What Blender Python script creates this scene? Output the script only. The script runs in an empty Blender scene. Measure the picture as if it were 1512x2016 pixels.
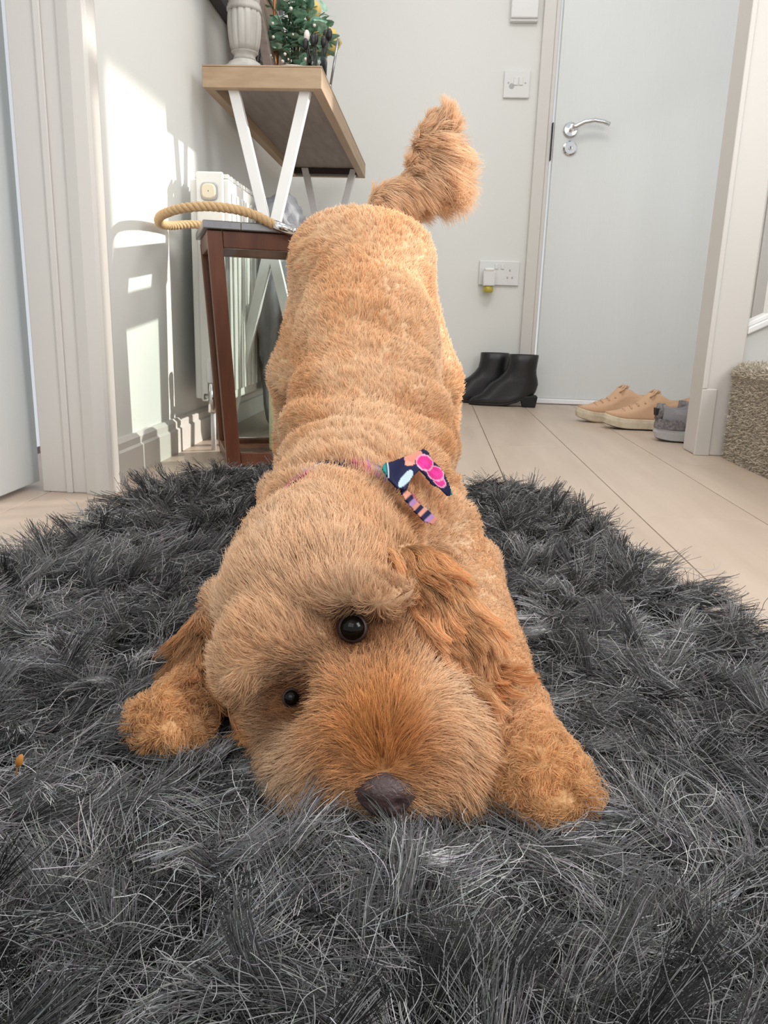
import bpy, bmesh, math, random
import numpy as np
from mathutils import Vector, Matrix, kdtree, noise
rng = np.random.default_rng(7); random.seed(7)
scene = bpy.context.scene
C = scene.collection
PI = math.pi

# ------------------------------------------------------------------ camera
PITCH, ROLL, YAW = [math.radians(v) for v in (14.05, 1.8, -3.35)]
CAM = np.array([0, 0, .293])
_cp, _sp, _cw, _sw = math.cos(PITCH), math.sin(PITCH), math.cos(YAW), math.sin(YAW)
F = np.array([_sw*_cp, _cw*_cp, -_sp]); R0 = np.array([_cw, -_sw, 0]); U0 = np.cross(R0, F)
R = math.cos(ROLL)*R0+math.sin(ROLL)*U0; U = -math.sin(ROLL)*R0+math.cos(ROLL)*U0
def ray(x, y): return F+(x-756)/1500*R-(y-1008)/1500*U
def aty(x, y, Y): d = ray(x, y); return CAM+d*Y/d[1]
def atx(x, y, X): d = ray(x, y); return CAM+d*X/d[0]
def flo(x, y, z=0): d = ray(x, y); return CAM+d*(z-.293)/d[2]
cd = bpy.data.cameras.new('camera'); cam = bpy.data.objects.new('camera', cd); C.objects.link(cam)
m = Matrix.Identity(4)
for i in range(3): m[i][0], m[i][1], m[i][2], m[i][3] = R[i], U[i], -F[i], CAM[i]
cam.matrix_world = m
cd.sensor_fit = 'VERTICAL'; cd.sensor_height = 24; cd.lens = 24*1500/2016; cd.clip_start = .02
scene.camera = cam

# ------------------------------------------------------------------ light
w = bpy.data.worlds.new('world'); scene.world = w; w.use_nodes = True
bg = w.node_tree.nodes['Background']; bg.inputs[0].default_value = (.90, .95, 1, 1); bg.inputs[1].default_value = .74
def light(name, typ, loc, target, energy, color, **kw):
    d = bpy.data.lights.new(name, typ); o = bpy.data.objects.new(name, d); C.objects.link(o)
    d.energy = energy; d.color = color
    for k, v in kw.items(): setattr(d, k, v)
    o.location = loc; o.rotation_euler = (Vector(target)-Vector(loc)).to_track_quat('-Z', 'Y').to_euler()
    return o
SD = Vector((-1, -.5, -.42)).normalized()
light('sun', 'SUN', -SD*4, (0, 0, 0), 4.6, (1, .94, .85), angle=math.radians(1.3))
light('side_fill_light', 'AREA', (1.5, .0, 1.25), (0.0, .75, .1), 34, (1, .98, .96), shape='RECTANGLE', size=1.0, size_y=1.0)  # added soft fill from the right, brightens the dog's right edges
light('rear_fill_light', 'AREA', (-.35, -1.0, 1.55), (0.0, .6, .1), 13, (1, .97, .92), shape='RECTANGLE', size=1.6, size_y=1.1)  # added soft fill behind the camera, no window is built there
light('overhead_fill_light', 'AREA', (.35, 1.3, 2.3), (.35, 1.35, 0), 19, (1, .95, .88), shape='DISK', size=.9)  # added overhead fill
vs = scene.view_settings; vs.view_transform = 'Standard'; vs.look = 'None'; vs.exposure = 0.0; vs.gamma = 1; vs.use_curve_mapping = False
try: scene.cycles.max_bounces = 8; scene.cycles.transparent_max_bounces = 16
except Exception: pass

# ------------------------------------------------------------------ helpers
def mat(name, col, rough=.5, metal=0, noise_=None, bump=None, spec=.5, col2=None, **kw):
    """noise_=(scale, (sx,sy,sz), detail, lo, hi) mixes col and col2; bump=(scale, strength, distance)"""
    mt = bpy.data.materials.new(name); mt.use_nodes = True; nt = mt.node_tree; b = nt.nodes['Principled BSDF']
    b.inputs['Base Color'].default_value = (*col, 1); b.inputs['Roughness'].default_value = rough; b.inputs['Metallic'].default_value = metal
    b.inputs['Specular IOR Level'].default_value = spec
    for k, v in kw.items(): b.inputs[k.replace('_', ' ')].default_value = v
    if noise_ or bump:
        tc = nt.nodes.new('ShaderNodeTexCoord'); mp = nt.nodes.new('ShaderNodeMapping'); nt.links.new(tc.outputs['Object'], mp.inputs[0])
    if noise_:
        sc, st, det, lo, hi = noise_
        mp.inputs['Scale'].default_value = st
        oi = nt.nodes.new('ShaderNodeObjectInfo'); ad = nt.nodes.new('ShaderNodeMath'); ad.operation = 'MULTIPLY'; ad.inputs[1].default_value = 37.
        nt.links.new(oi.outputs['Random'], ad.inputs[0])
        nz = nt.nodes.new('ShaderNodeTexNoise'); nz.noise_dimensions = '4D'; nz.inputs['Scale'].default_value = sc; nz.inputs['Detail'].default_value = det
        nt.links.new(mp.outputs[0], nz.inputs['Vector']); nt.links.new(ad.outputs[0], nz.inputs['W'])
        cr = nt.nodes.new('ShaderNodeValToRGB'); cr.color_ramp.elements[0].position = lo; cr.color_ramp.elements[1].position = hi
        cr.color_ramp.elements[0].color = (*col, 1); cr.color_ramp.elements[1].color = (*(col2 or col), 1)
        nt.links.new(nz.outputs[0], cr.inputs[0]); nt.links.new(cr.outputs[0], b.inputs['Base Color'])
    if bump:
        n2 = nt.nodes.new('ShaderNodeTexNoise'); n2.inputs['Scale'].default_value = bump[0]; n2.inputs['Detail'].default_value = 3
        nt.links.new((mp if noise_ else tc).outputs[0 if noise_ else 'Object'], n2.inputs['Vector'])
        bp = nt.nodes.new('ShaderNodeBump'); bp.inputs['Strength'].default_value = bump[1]; bp.inputs['Distance'].default_value = bump[2]
        nt.links.new(n2.outputs[0], bp.inputs['Height']); nt.links.new(bp.outputs[0], b.inputs['Normal'])
    return mt
def attr_mat(name, attr, rough=.6, spec=.3, rootdark=None, trans=0.):
    mt = bpy.data.materials.new(name); mt.use_nodes = True; nt = mt.node_tree; b = nt.nodes['Principled BSDF']
    a = nt.nodes.new('ShaderNodeAttribute'); a.attribute_name = attr
    out = a.outputs['Color']
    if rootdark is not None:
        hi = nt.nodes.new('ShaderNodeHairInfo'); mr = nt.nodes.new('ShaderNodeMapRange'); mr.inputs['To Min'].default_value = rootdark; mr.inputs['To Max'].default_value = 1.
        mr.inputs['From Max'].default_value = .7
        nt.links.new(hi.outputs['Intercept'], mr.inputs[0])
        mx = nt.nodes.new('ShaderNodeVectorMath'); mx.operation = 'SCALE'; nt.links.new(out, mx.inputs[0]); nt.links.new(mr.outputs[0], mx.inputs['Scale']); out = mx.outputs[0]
    nt.links.new(out, b.inputs['Base Color']); b.inputs['Roughness'].default_value = rough; b.inputs['Specular IOR Level'].default_value = spec
    if trans:
        tr = nt.nodes.new('ShaderNodeBsdfTranslucent'); nt.links.new(out, tr.inputs[0]); ms = nt.nodes.new('ShaderNodeMixShader'); ms.inputs[0].default_value = trans
        nt.links.new(b.outputs[0], ms.inputs[1]); nt.links.new(tr.outputs[0], ms.inputs[2]); nt.links.new(ms.outputs[0], nt.nodes['Material Output'].inputs[0])
    return mt
def link(o, name=None, parent=None):
    if parent is not None: o.parent = parent
    C.objects.link(o); return o
def obj(name, bm, m, parent=None, smooth=False, bevel=0, auto=None):
    me = bpy.data.meshes.new(name)
    if isinstance(bm, tuple): me.from_pydata(*[list(x) if not isinstance(x, list) else x for x in (bm[0], [], bm[1])])
    else:
        bmesh.ops.recalc_face_normals(bm, faces=bm.faces); bm.to_mesh(me); bm.free()
    me.materials.append(m)
    if smooth:
        me.polygons.foreach_set('use_smooth', [True]*len(me.polygons))
    o = bpy.data.objects.new(name, me); link(o, parent=parent)
    if bevel:
        md = o.modifiers.new('bevel', 'BEVEL'); md.width = bevel; md.segments = 2; md.limit_method = 'ANGLE'
    return o
def box(bm, a, b):
    r = bmesh.ops.create_cube(bm, size=1)['verts']
    for v in r: v.co = Vector([(a[i]+b[i])/2+v.co[i]*(b[i]-a[i]) for i in range(3)])
    return r
def B(*boxes):
    bm = bmesh.new()
    for a, b in boxes: box(bm, a, b)
    return bm
def hexa(bm, pts):
    vs = [bm.verts.new(p) for p in pts]
    for f in ((0, 1, 2, 3), (7, 6, 5, 4), (0, 4, 5, 1), (1, 5, 6, 2), (2, 6, 7, 3), (3, 7, 4, 0)): bm.faces.new([vs[i] for i in f])
def bar(bm, p, q, wx, wy):
    """square bar from p to q, section wx along x, wy along y"""
    P_ = []
    for c in (p, q):
        for sx, sy in ((-1, -1), (1, -1), (1, 1), (-1, 1)): P_.append((c[0]+sx*wx/2, c[1]+sy*wy/2, c[2]))
    hexa(bm, P_)
def tube(bm, pts, rad, seg=10, cap=True):
    pts = [Vector(p) for p in pts]; n = len(pts)
    rr = rad if hasattr(rad, '__len__') else [rad]*n
    rings = []; up = None
    for i, p in enumerate(pts):
        t = (pts[min(i+1, n-1)]-pts[max(i-1, 0)]).normalized()
        if up is None: up = t.orthogonal().normalized()
        up = (up-t*up.dot(t)).normalized(); s = t.cross(up)
        rings.append([bm.verts.new(p+(up*math.cos(a)+s*math.sin(a))*rr[i]) for a in [2*PI*k/seg for k in range(seg)]])
    for a, b in zip(rings, rings[1:]):
        for k in range(seg): bm.faces.new((a[k], a[(k+1) % seg], b[(k+1) % seg], b[k]))
    if cap: bm.faces.new(rings[0][::-1]); bm.faces.new(rings[-1])
def lathe(bm, prof, c, seg=32, mod=None, axis='z', cap=True):
    rings = []
    for r, z in prof:
        ring = []
        for k in range(seg):
            a = 2*PI*k/seg; q = r*(mod(a, z) if mod else 1)
            if axis == 'z': p = (c[0]+q*math.cos(a), c[1]+q*math.sin(a), c[2]+z)
            else: p = (c[0]+q*math.cos(a), c[1]+z, c[2]+q*math.sin(a))
            ring.append(bm.verts.new(p))
        rings.append(ring)
    for a, b in zip(rings, rings[1:]):
        for k in range(seg): bm.faces.new((a[k], a[(k+1) % seg], b[(k+1) % seg], b[k]))
    if cap: bm.faces.new(rings[0][::-1]); bm.faces.new(rings[-1])
def prism(bm, poly, y0, y1, ax=(0, 2)):
    """polygon in the plane of axes ax, extruded along the remaining axis"""
    o = 3-ax[0]-ax[1]
    def mk(p, t): v = [0, 0, 0]; v[ax[0]] = p[0]; v[ax[1]] = p[1]; v[o] = t; return bm.verts.new(v)
    a = [mk(p, y0) for p in poly]; b = [mk(p, y1) for p in poly]; n = len(poly)
    bm.faces.new(a[::-1]); bm.faces.new(b)
    for i in range(n): bm.faces.new((a[i], a[(i+1) % n], b[(i+1) % n], b[i]))
def tag(o, label, cat=None, group=None, kind=None):
    if label: o['label'] = label
    if cat: o['category'] = cat
    if group: o['group'] = group
    if kind: o['kind'] = kind
    return o
def thing(name, loc, label, cat, group=None, rz=0):
    o = bpy.data.objects.new(name, None); C.objects.link(o); o.location = loc; o.rotation_euler[2] = rz; o.empty_display_size = .05
    return tag(o, label, cat, group)
def struct(o, label=None): o['kind'] = 'structure'; return tag(o, label) if label else o
def smoothstep(x, a, b): t = np.clip((x-a)/(b-a), 0, 1); return t*t*(3-2*t)

# ------------------------------------------------------------------ materials
M = {}
M['wall'] = mat('wall_paint', (.74, .745, .72), .75, bump=(220, .06, .002))
M['gloss'] = mat('white_woodwork', (.64, .615, .585), .38, bump=(30, .05, .002))
M['door'] = mat('door_paint', (.685, .705, .705), .36, noise_=(9, (30, 30, 1.4), 3, .3, .7), col2=(.67, .69, .69), bump=(14, .10, .002))
M['plank'] = mat('laminate', (.46, .36, .285), .42, noise_=(3.0, (7, .9, 1), 5, .25, .75), col2=(.56, .455, .37), bump=(25, .03, .001))
M['dark'] = mat('dark_gap', (.13, .105, .09), .9)
M['chrome'] = mat('chrome', (.75, .75, .76), .14, 1)
M['plastic'] = mat('white_plastic', (.72, .72, .71), .35)
M['greyplastic'] = mat('grey_print', (.42, .42, .42), .5)
M['oak'] = mat('limed_oak', (.37, .25, .155), .55, noise_=(5, (3, 1, 14), 5, .3, .7), col2=(.46, .33, .215))
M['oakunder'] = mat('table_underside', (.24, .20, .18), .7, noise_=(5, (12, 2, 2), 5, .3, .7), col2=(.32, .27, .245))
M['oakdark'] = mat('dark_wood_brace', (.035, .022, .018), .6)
M['legw'] = mat('white_metal_leg', (.80, .80, .80), .35)
M['stone'] = mat('greywashed_wood', (.34, .32, .295), .7, noise_=(30, (1, 1, .3), 4, .35, .7), col2=(.52, .505, .475), bump=(60, .3, .004))
M['brown'] = mat('brown_stained_wood', (.085, .026, .012), .38, noise_=(6, (8, 8, 1.2), 5, .3, .75), col2=(.16, .055, .025))
M['brownlit'] = mat('lit_post_panel_wood', (.30, .21, .15), .55, noise_=(14, (2, 2, 1), 4, .35, .7), col2=(.20, .12, .08))  # paler brown for light on the lantern posts; also the picture panel
M['galv'] = mat('galvanised_metal', (.42, .42, .43), .32, .85, noise_=(14, (1, 1, 1), 3, .35, .65), col2=(.25, .25, .26))
M['rope'] = mat('rope', (.56, .38, .20), .85, bump=(300, .5, .002))
M['candle'] = mat('candle_wax', (.82, .78, .52), .5)
M['rad'] = mat('radiator_enamel', (.76, .76, .73), .35)
M['cream'] = mat('cream_button', (.74, .66, .50), .4)
M['leather'] = mat('black_leather', (.012, .012, .014), .34, spec=.6, bump=(60, .12, .002))
M['blackrubber'] = mat('black_rubber', (.012, .012, .012), .7)
M['tan'] = mat('tan_suede', (.60, .38, .24), .85, bump=(150, .2, .002))
M['cream_sole'] = mat('cream_sole', (.66, .58, .45), .6, noise_=(40, (1, 1, 1), 3, .4, .7), col2=(.52, .43, .31))
M['greyknit'] = mat('grey_knit', (.27, .26, .28), .85, bump=(400, .4, .002))
M['greydark'] = mat('dark_grey_knit', (.13, .12, .13), .9, noise_=(160, (1, 1, 1), 2, .4, .6), col2=(.24, .22, .23))
M['greysole'] = mat('grey_foam_sole', (.50, .49, .51), .6)
M['liner'] = mat('pale_blue_lining', (.40, .46, .53), .9)
M['coat'] = mat('grey_padded_cloth', (.30, .31, .34), .65, bump=(50, .4, .01))
M['coatdark'] = mat('dark_cloth', (.05, .048, .055), .7)
M['carpet'] = mat('carpet', (.22, .195, .155), .95, noise_=(140, (1, 1, 1), 3, .35, .65), col2=(.34, .30, .245))
M['wool'] = attr_mat('carpet_pile', 'col', .9, .1)
M['leaf'] = mat('eucalyptus_leaf', (.15, .34, .24), .6, noise_=(3, (1, 1, 1), 2, .3, .7), col2=(.42, .60, .48))
M['stem'] = mat('plant_stem', (.10, .13, .06), .7)
M['yellow'] = mat('yellow_blossom', (.68, .50, .17), .7)
M['pinkw'] = mat('white_blossom', (.80, .74, .68), .7)
M['copper'] = mat('copper_rod', (.75, .36, .18), .3, .8)
M['blackm'] = mat('black_metal', (.01, .01, .01), .4)
M['framewood'] = mat('grey_brown_frame', (.17, .13, .115), .6, noise_=(20, (1, 1, 4), 4, .3, .7), col2=(.26, .21, .185))
M['framedark'] = mat('dark_frame', (.05, .05, .055), .5)
M['mirror'] = mat('mirror_glass', (.75, .76, .76), .04, 1)
M['backing'] = mat('rug_backing', (.02, .02, .022), .95, bump=(200, .5, .01))
M['skin'] = attr_mat('dog_coat_base', 'col', .85, .15)
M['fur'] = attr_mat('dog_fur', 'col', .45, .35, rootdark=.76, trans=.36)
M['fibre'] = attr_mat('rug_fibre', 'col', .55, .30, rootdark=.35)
M['eye'] = mat('eye_glossy', (.004, .003, .002), .10, spec=.22)
M['lid'] = mat('eyelid_skin', (.03, .015, .012), .5)
M['nose'] = mat('nose_leather', (.075, .045, .042), .42, bump=(500, .5, .002))
M['fabric'] = attr_mat('floral_fabric', 'col', .7, .2)
M['oil'] = mat('yellow_oil', (.75, .62, .10), .1, Transmission_Weight=.5)
def glass_mat():
    mt = bpy.data.materials.new('pane_glass'); mt.use_nodes = True; nt = mt.node_tree
    nt.nodes.remove(nt.nodes['Principled BSDF']); o = nt.nodes['Material Output']
    t = nt.nodes.new('ShaderNodeBsdfTransparent'); t.inputs[0].default_value = (.93, .96, .95, 1)
    g = nt.nodes.new('ShaderNodeBsdfGlossy'); g.inputs['Roughness'].default_value = .03
    f = nt.nodes.new('ShaderNodeFresnel'); f.inputs[0].default_value = 1.45
    x = nt.nodes.new('ShaderNodeMixShader'); nt.links.new(f.outputs[0], x.inputs[0]); nt.links.new(t.outputs[0], x.inputs[1]); nt.links.new(g.outputs[0], x.inputs[2]); nt.links.new(x.outputs[0], o.inputs[0])
    return mt
M['glass'] = glass_mat()

# ------------------------------------------------------------------ setting
WL, YB = -.565, 3.03
fl = struct(obj('floor', B(((-.9, -1.2, -.05), (1.7, 3.2, -.011))), M['dark']))
PW = .1945
k0 = .149
lens_ = 1.29
for r in range(-5, 8):
    x0 = k0+r*PW
    off = {1: 1.223, 0: .62, 2: .45, -1: .95, -2: .35, -3: 1.18, 3: 1.02}.get(r, random.random()*lens_)
    y = off-3*lens_
    while y < 3.2:
        a, b = max(y, -1.2), min(y+lens_, 3.2)
        if b-a > .02:
            o = obj('plank', B(((0, 0, -.010), (PW-.0016, b-a-.0012, 0))), M['plank'], fl, bevel=.0006); o.location = (x0, a, 0)
        y += lens_
struct(obj('wall_left', B(((-.64, 1.212, 0), (WL, YB+.12, 2.4)), ((-.72, -1.2, 2.05), (WL, 1.21, 2.4))), M['wall']))
struct(obj('wall_back', B(((-.72, YB, 0), (.36, YB+.12, 2.4)), ((1.19, YB, 0), (1.62, YB+.12, 2.4)), ((.36, YB, 2.02), (1.19, YB+.12, 2.4))), M['wall']))
struct(obj('wall_sun_mask', B(((1.5, .2, 0), (1.62, YB, .66)), ((1.5, .2, 1.60), (1.62, YB, 2.4)), ((1.5, .2, .66), (1.62, 1.74, 1.60)), ((1.5, 2.93, .66), (1.62, YB, 1.60))), M['wall']))  # unseen wall added so its opening trims the sun beam
# end of the wall between hall and stairs, with its rounded plaster corner and small chips
wr = struct(obj('wall_right', B(((.643, 1.88, 0), (.728, 1.975, 2.4))), M['gloss'], bevel=.004))
obj('corner_bead', B(((.640, 1.877, 0), (.676, 1.887, .16)), ((.6395, 1.8765, .16), (.652, 1.884, 2.4))), M['gloss'], wr, bevel=.002)
# skirting boards
def skirting(name, y0, y1):
    bm = bmesh.new(); prism(bm, [(WL, 0), (WL+.016, 0), (WL+.016, .05), (WL+.012, .054), (WL+.012, .066), (WL+.006, .073), (WL, .073)], y0, y1)
    return struct(obj(name, bm, M['gloss']))
skirting('baseboard_left', 1.262, YB)
struct(obj('baseboard_back', B(((WL+.016, YB-.014, 0), (.323, YB, .07)), ((WL+.016, YB-.009, .07), (.323, YB, .085))), M['gloss'], bevel=.002))
# near doorway in the left wall: lining seen face on, stop, architrave, closed leaf
t1 = struct(obj('trim_1', B(((-.642, 1.204, 0), (-.53, 1.214, 2.06))), M['gloss'], bevel=.002), 'white painted door lining at the left edge, facing the camera')
obj('door_stop', B(((-.600, 1.2005, 0), (-.589, 1.2038, 2.04))), M['gloss'], t1, bevel=.002)
bm = bmesh.new(); prism(bm, [(-.565, 1.200), (-.545, 1.194), (-.525, 1.196), (-.521, 1.201), (-.521, 1.232), (-.528, 1.240), (-.530, 1.255), (-.548, 1.264), (-.565, 1.264)], 0, 2.1, ax=(0, 1))
obj('architrave', bm, M['gloss'], t1, bevel=.0008)
d2 = struct(obj('door_2', B(((-.705, .38, .008), (-.668, 1.246, 2.03))), M['door'], bevel=.002), 'plain white closed door at the left edge of the frame')
# far door
YD = 3.012
d1 = struct(obj('door_1', B(((.392, YD, .022), (1.150, YD+.035, 2.01))), M['door'], bevel=.002), 'plain white hall door with a chrome lever handle')
obj('draught_strip', B(((.396, YD-.010, .003), (1.146, YD+.03, .0215))), mat('white_strip', (.86, .87, .9), .3), d1, bevel=.003)
t2 = struct(obj('trim_2', B(((.325, YB-.020, 0), (.368, YB, 2.06)), ((.368, YB-.014, 0), (.383, YB+.08, 2.06)), ((1.156, YB-.014, 0), (1.171, YB+.08, 2.06)), ((1.171, YB-.020, 0), (1.23, YB, 2.06)), ((.325, YB-.020, 2.06), (1.23, YB, 2.11))), M['gloss'], bevel=.003), 'white door frame round the hall door')
obj('strike_plate', B(((.3835, YD-.004, .875), (.387, YD+.02, 1.0))), M['blackm'], t2)
c = aty(1123, 256, YD); c2 = aty(1122, 292, YD)
bm = bmesh.new(); lathe(bm, [(.001, -.001), (.026, -.001), (.026, -.006), (.022, -.010), (.009, -.011), (.009, -.045), (.001, -.047)], (c[0], YD, c[2]), 28, axis='y', cap=False)
hd = obj('handle', bm, M['chrome'], d1, smooth=False)
pts = [(c[0], YD-.045, c[2]-.002), (c[0]+.012, YD-.047, c[2]+.002), (c[0]+.04, YD-.048, c[2]+.016), (c[0]+.075, YD-.048, c[2]+.022), (c[0]+.105, YD-.047, c[2]+.018), (c[0]+.128, YD-.046, c[2]+.010)]
bm = bmesh.new(); tube(bm, pts, [.008, .0085, .008, .0075, .0075, .007], 12); obj('lever', bm, M['chrome'], hd, smooth=True)
bm = bmesh.new(); lathe(bm, [(.001, 0), (.025, 0), (.025, -.006), (.020, -.009), (.008, -.009), (.007, -.014), (.001, -.014)], (c2[0], YD, c2[2]), 28, axis='y', cap=False)
es = obj('escutcheon', bm, M['chrome'], d1)
obj('keyway', B(((c2[0]-.0015, YD-.0150, c2[2]-.005), (c2[0]+.0015, YD-.0135, c2[2]+.004))), M['blackm'], es)

# ------------------------------------------------------------------ wall fittings
def plate(name, cx, cz, w_, h_, label, cat, d=.010):
    t = thing(name, (cx, YB, cz), label, cat)
    obj('face_plate', B(((-w_/2, -d, -h_/2), (w_/2, 0, h_/2))), M['plastic'], t, bevel=.0025)
    return t
c = aty(1017, 167.5, YB)
t = plate('light_switch', c[0], c[2], .092, .088, 'square white double light switch beside the hall door frame', 'switch')
for sx in (-.004, .014):
    obj('rocker', B(((sx-.0075, -.0135, -.003), (sx+.0075, -.009, .022))), M['plastic'], t, bevel=.001)
bm = bmesh.new(); lathe(bm, [(.001, -.0112), (.009, -.0112), (.0095, -.0095)], (-.018, 0, -.006), 20, axis='y', cap=False); obj('marker_ring', bm, M['greyplastic'], t)
for sx in (-.03, .03):
    bm = bmesh.new(); lathe(bm, [(.0008, -.0108), (.003, -.0108), (.003, -.009)], (sx, 0, .004), 12, axis='y', cap=False); obj('screw', bm, M['greyplastic'], t)
c = aty(982, 538, YB)
t = plate('double_socket', c[0], c[2], .150, .088, 'white double wall socket with an air freshener in its left outlet', 'socket')
for sx in (-.010, .012):
    obj('rocker', B(((sx-.006, -.0135, .014), (sx+.006, -.009, .032))), M['plastic'], t, bevel=.001)
bm = bmesh.new()
for dx, dz in ((.040, .010), (.032, -.016), (.050, -.016)): box(bm, (dx-.003, -.0106, dz-.004), (dx+.003, -.0098, dz+.004))
obj('pin_holes', bm, M['greyplastic'], t)
c = aty(962, 548, YB-.03)
t = thing('air_freshener', (c[0], YB-.011, c[2]), 'white plug-in air freshener with a yellow oil bottle, in the wall socket', 'air freshener')
bm = bmesh.new(); prism(bm, [(-.020, -.028), (.022, -.028), (.024, .020), (.016, .032), (-.016, .032), (-.023, .020)], -.042, 0); obj('housing', bm, M['plastic'], t, bevel=.004)
obj('vent_cap', B(((-.018, -.044, .024), (.018, -.008, .036))), M['rad'], t, bevel=.004)
bm = bmesh.new(); lathe(bm, [(.001, -.052), (.015, -.052), (.019, -.047), (.019, -.034), (.014, -.029), (.001, -.028)], (0, -.024, 0), 20, cap=False); obj('oil_bottle', bm, M['oil'], t, smooth=True)
c = aty(1031, 46, YB)
t = thing('door_chime', (c[0], YB, c[2]), 'pale grey chime box high on the wall, cut by the top of the frame', 'chime box')
obj('casing', B(((-.048, -.028, .008), (.046, 0, .15))), M['plastic'], t, bevel=.004)
obj('lower_lip', B(((-.049, -.020, 0), (.047, 0, .012))), M['plastic'], t, bevel=.003)
obj('slot', B(((-.012, -.0295, .082), (.010, -.0275, .086)), ((-.012, -.0295, .076), (.010, -.0275, .080))), M['greyplastic'], t)

# ------------------------------------------------------------------ stairs
st = thing('staircase', (.697, 1.6, 0), 'carpeted stairs rising to the right beside the white post', 'stairs')
def step_bm(i):
    bm = bmesh.new(); x0, z1 = i*.235, .222+i*.2; z0 = 0 if i == 0 else z1-.2
    r = .026; pr = [(x0+.006, z0), (x0+.006, z1-2*r)]
    for k in range(9):
        a = PI+(-PI/2)*k/8; pr.append((x0+r+r*math.cos(a), z1-r+r*math.sin(a)))
    pr += [(x0+.27, z1), (x0+.27, z0)]
    prism(bm, pr, -.85, .265)
    return bm
for i in range(3): obj('step', step_bm(i), M['carpet'], st, smooth=False)
# short looped carpet pile on the first step
n = 26000
yy = rng.uniform(-.85, .262, n); ss = rng.uniform(0, .222+.1, n)
P_ = np.zeros((n, 3)); N_ = np.zeros((n, 3))
for_face = ss < .196
P_[:, 1] = yy; P_[for_face, 0] = .006; P_[for_face, 2] = ss[for_face]; N_[for_face, 0] = -1
sc_ = (ss >= .196) & (ss < .237); a_ = PI-(ss-.196)/.041*PI/2
P_[sc_, 0] = .026+.026*np.cos(a_[sc_]); P_[sc_, 2] = .196+.026*np.sin(a_[sc_]); N_[sc_, 0] = np.cos(a_[sc_]); N_[sc_, 2] = np.sin(a_[sc_])
tt = ss >= .237; P_[tt, 0] = .026+(ss[tt]-.237); P_[tt, 2] = .222; N_[tt, 2] = 1
def curves_obj(name, pts, rad, col, m_, parent):
    """pts (n,K,3), rad (n,K), col (n,3)"""
    n, K, _ = pts.shape
    cu = bpy.data.hair_curves.new(name); cu.add_curves([K]*n)
    col = col/np.maximum(1, col.max(1, keepdims=True)/.97)
    cu.attributes['position'].data.foreach_set('vector', pts.astype(np.float32).ravel())
    ra = cu.attributes.get('radius') or cu.attributes.new('radius', 'FLOAT', 'POINT')
    ra.data.foreach_set('value', rad.astype(np.float32).ravel())
    ca = cu.attributes.new('col', 'FLOAT_COLOR', 'CURVE')
    ca.data.foreach_set('color', np.concatenate([col, np.ones((n, 1))], 1).astype(np.float32).ravel())
    cu.materials.append(m_); o = bpy.data.objects.new(name, cu); link(o, parent=parent); o['kind'] = 'stuff'
    return o
K = 4; s = np.linspace(0, 1, K)[None, :, None]
jit = rng.normal(0, .5, (n, 3)); L = rng.uniform(.003, .006, n)[:, None, None]
pts = P_[:, None, :]+L*(N_[:, None, :]*s+jit[:, None, :]*s*s*.8)
tone = rng.uniform(.55, 1.3, n)[:, None]*np.array([[.60, .54, .45]])
rs = np.array([0.0007, .0009, .0008, .0004])[None, :]*np.ones((n, 1))
o = curves_obj('carpet_pile', pts, rs, tone, M['wool'], st)
# low balustrade closing the stairs behind the wall end
bl = thing('stair_balustrade', (.728, 1.93, 0), 'white sloping stair rail behind the white post at the right edge', 'balustrade')
sl = .50
bm = bmesh.new(); prism(bm, [(0, 0), (.77, 0), (.77, .292+.77*sl), (0, .292)], -.030, 0); obj('side_panel', bm, M['wall'], bl)
bm = bmesh.new(); prism(bm, [(0, .288), (.77, .288+.77*sl), (.77, .304+.77*sl), (0, .304)], -.050, .012); r_ = obj('base_rail', bm, M['legw'], bl, bevel=.003)
bm = bmesh.new(); prism(bm, [(0, .304), (.77, .304+.77*sl), (.77, .316+.77*sl), (0, .316)], -.042, .006); obj('rail_cap', bm, M['legw'], r_, bevel=.003)
for i in range(6):
    x = .045+i*.12
    obj('spindle', B(((x, -.034, .305+x*sl), (x+.03, -.004, 1.15+x*sl))), M['legw'], bl, bevel=.003)
bm = bmesh.new(); prism(bm, [(0, 1.13), (.77, 1.13+.77*sl), (.77, 1.18+.77*sl), (0, 1.18)], -.047, .009); obj('handrail', bm, M['legw'], bl, bevel=.006)

# ------------------------------------------------------------------ radiator
ry = 1.70
rd = thing('radiator', (-.492, ry, .0), 'white panel radiator on the left wall behind the lantern', 'radiator')
obj('end_panel', B(((-.028, 0, .105), (.030, .012, .588))), M['rad'], rd, bevel=.004)
obj('front_panel', B(((.020, .012, .11), (.040, .95, .575))), M['rad'], rd, bevel=.004)
obj('back_panel', B(((-.045, .012, .11), (-.028, .95, .575))), M['rad'], rd, bevel=.004)
obj('far_end_panel', B(((-.040, .95, .105), (.035, .962, .588))), M['rad'], rd, bevel=.004)
bm = bmesh.new()
for i in range(34): box(bm, (-.036, .02+i*.0272, .578), (.036, .034+i*.0272, .586))
obj('top_grille', bm, M['rad'], rd)
bm = bmesh.new()
for i in range(22): box(bm, (.040, .03+i*.042, .13), (.044, .052+i*.042, .55))
obj('convector_ribs', bm, M['rad'], rd, bevel=.0015)
bm = bmesh.new(); lathe(bm, [(.001, -.0045), (.0165, -.0045), (.0185, -.002), (.0185, 0)], (.001, 0, .548), 28, mod=lambda a, z: 1/(abs(math.cos(a))**4+abs(math.sin(a))**4)**.25, axis='y', cap=False)
b_ = obj('control_surround', bm, M['greyplastic'], rd)
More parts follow.
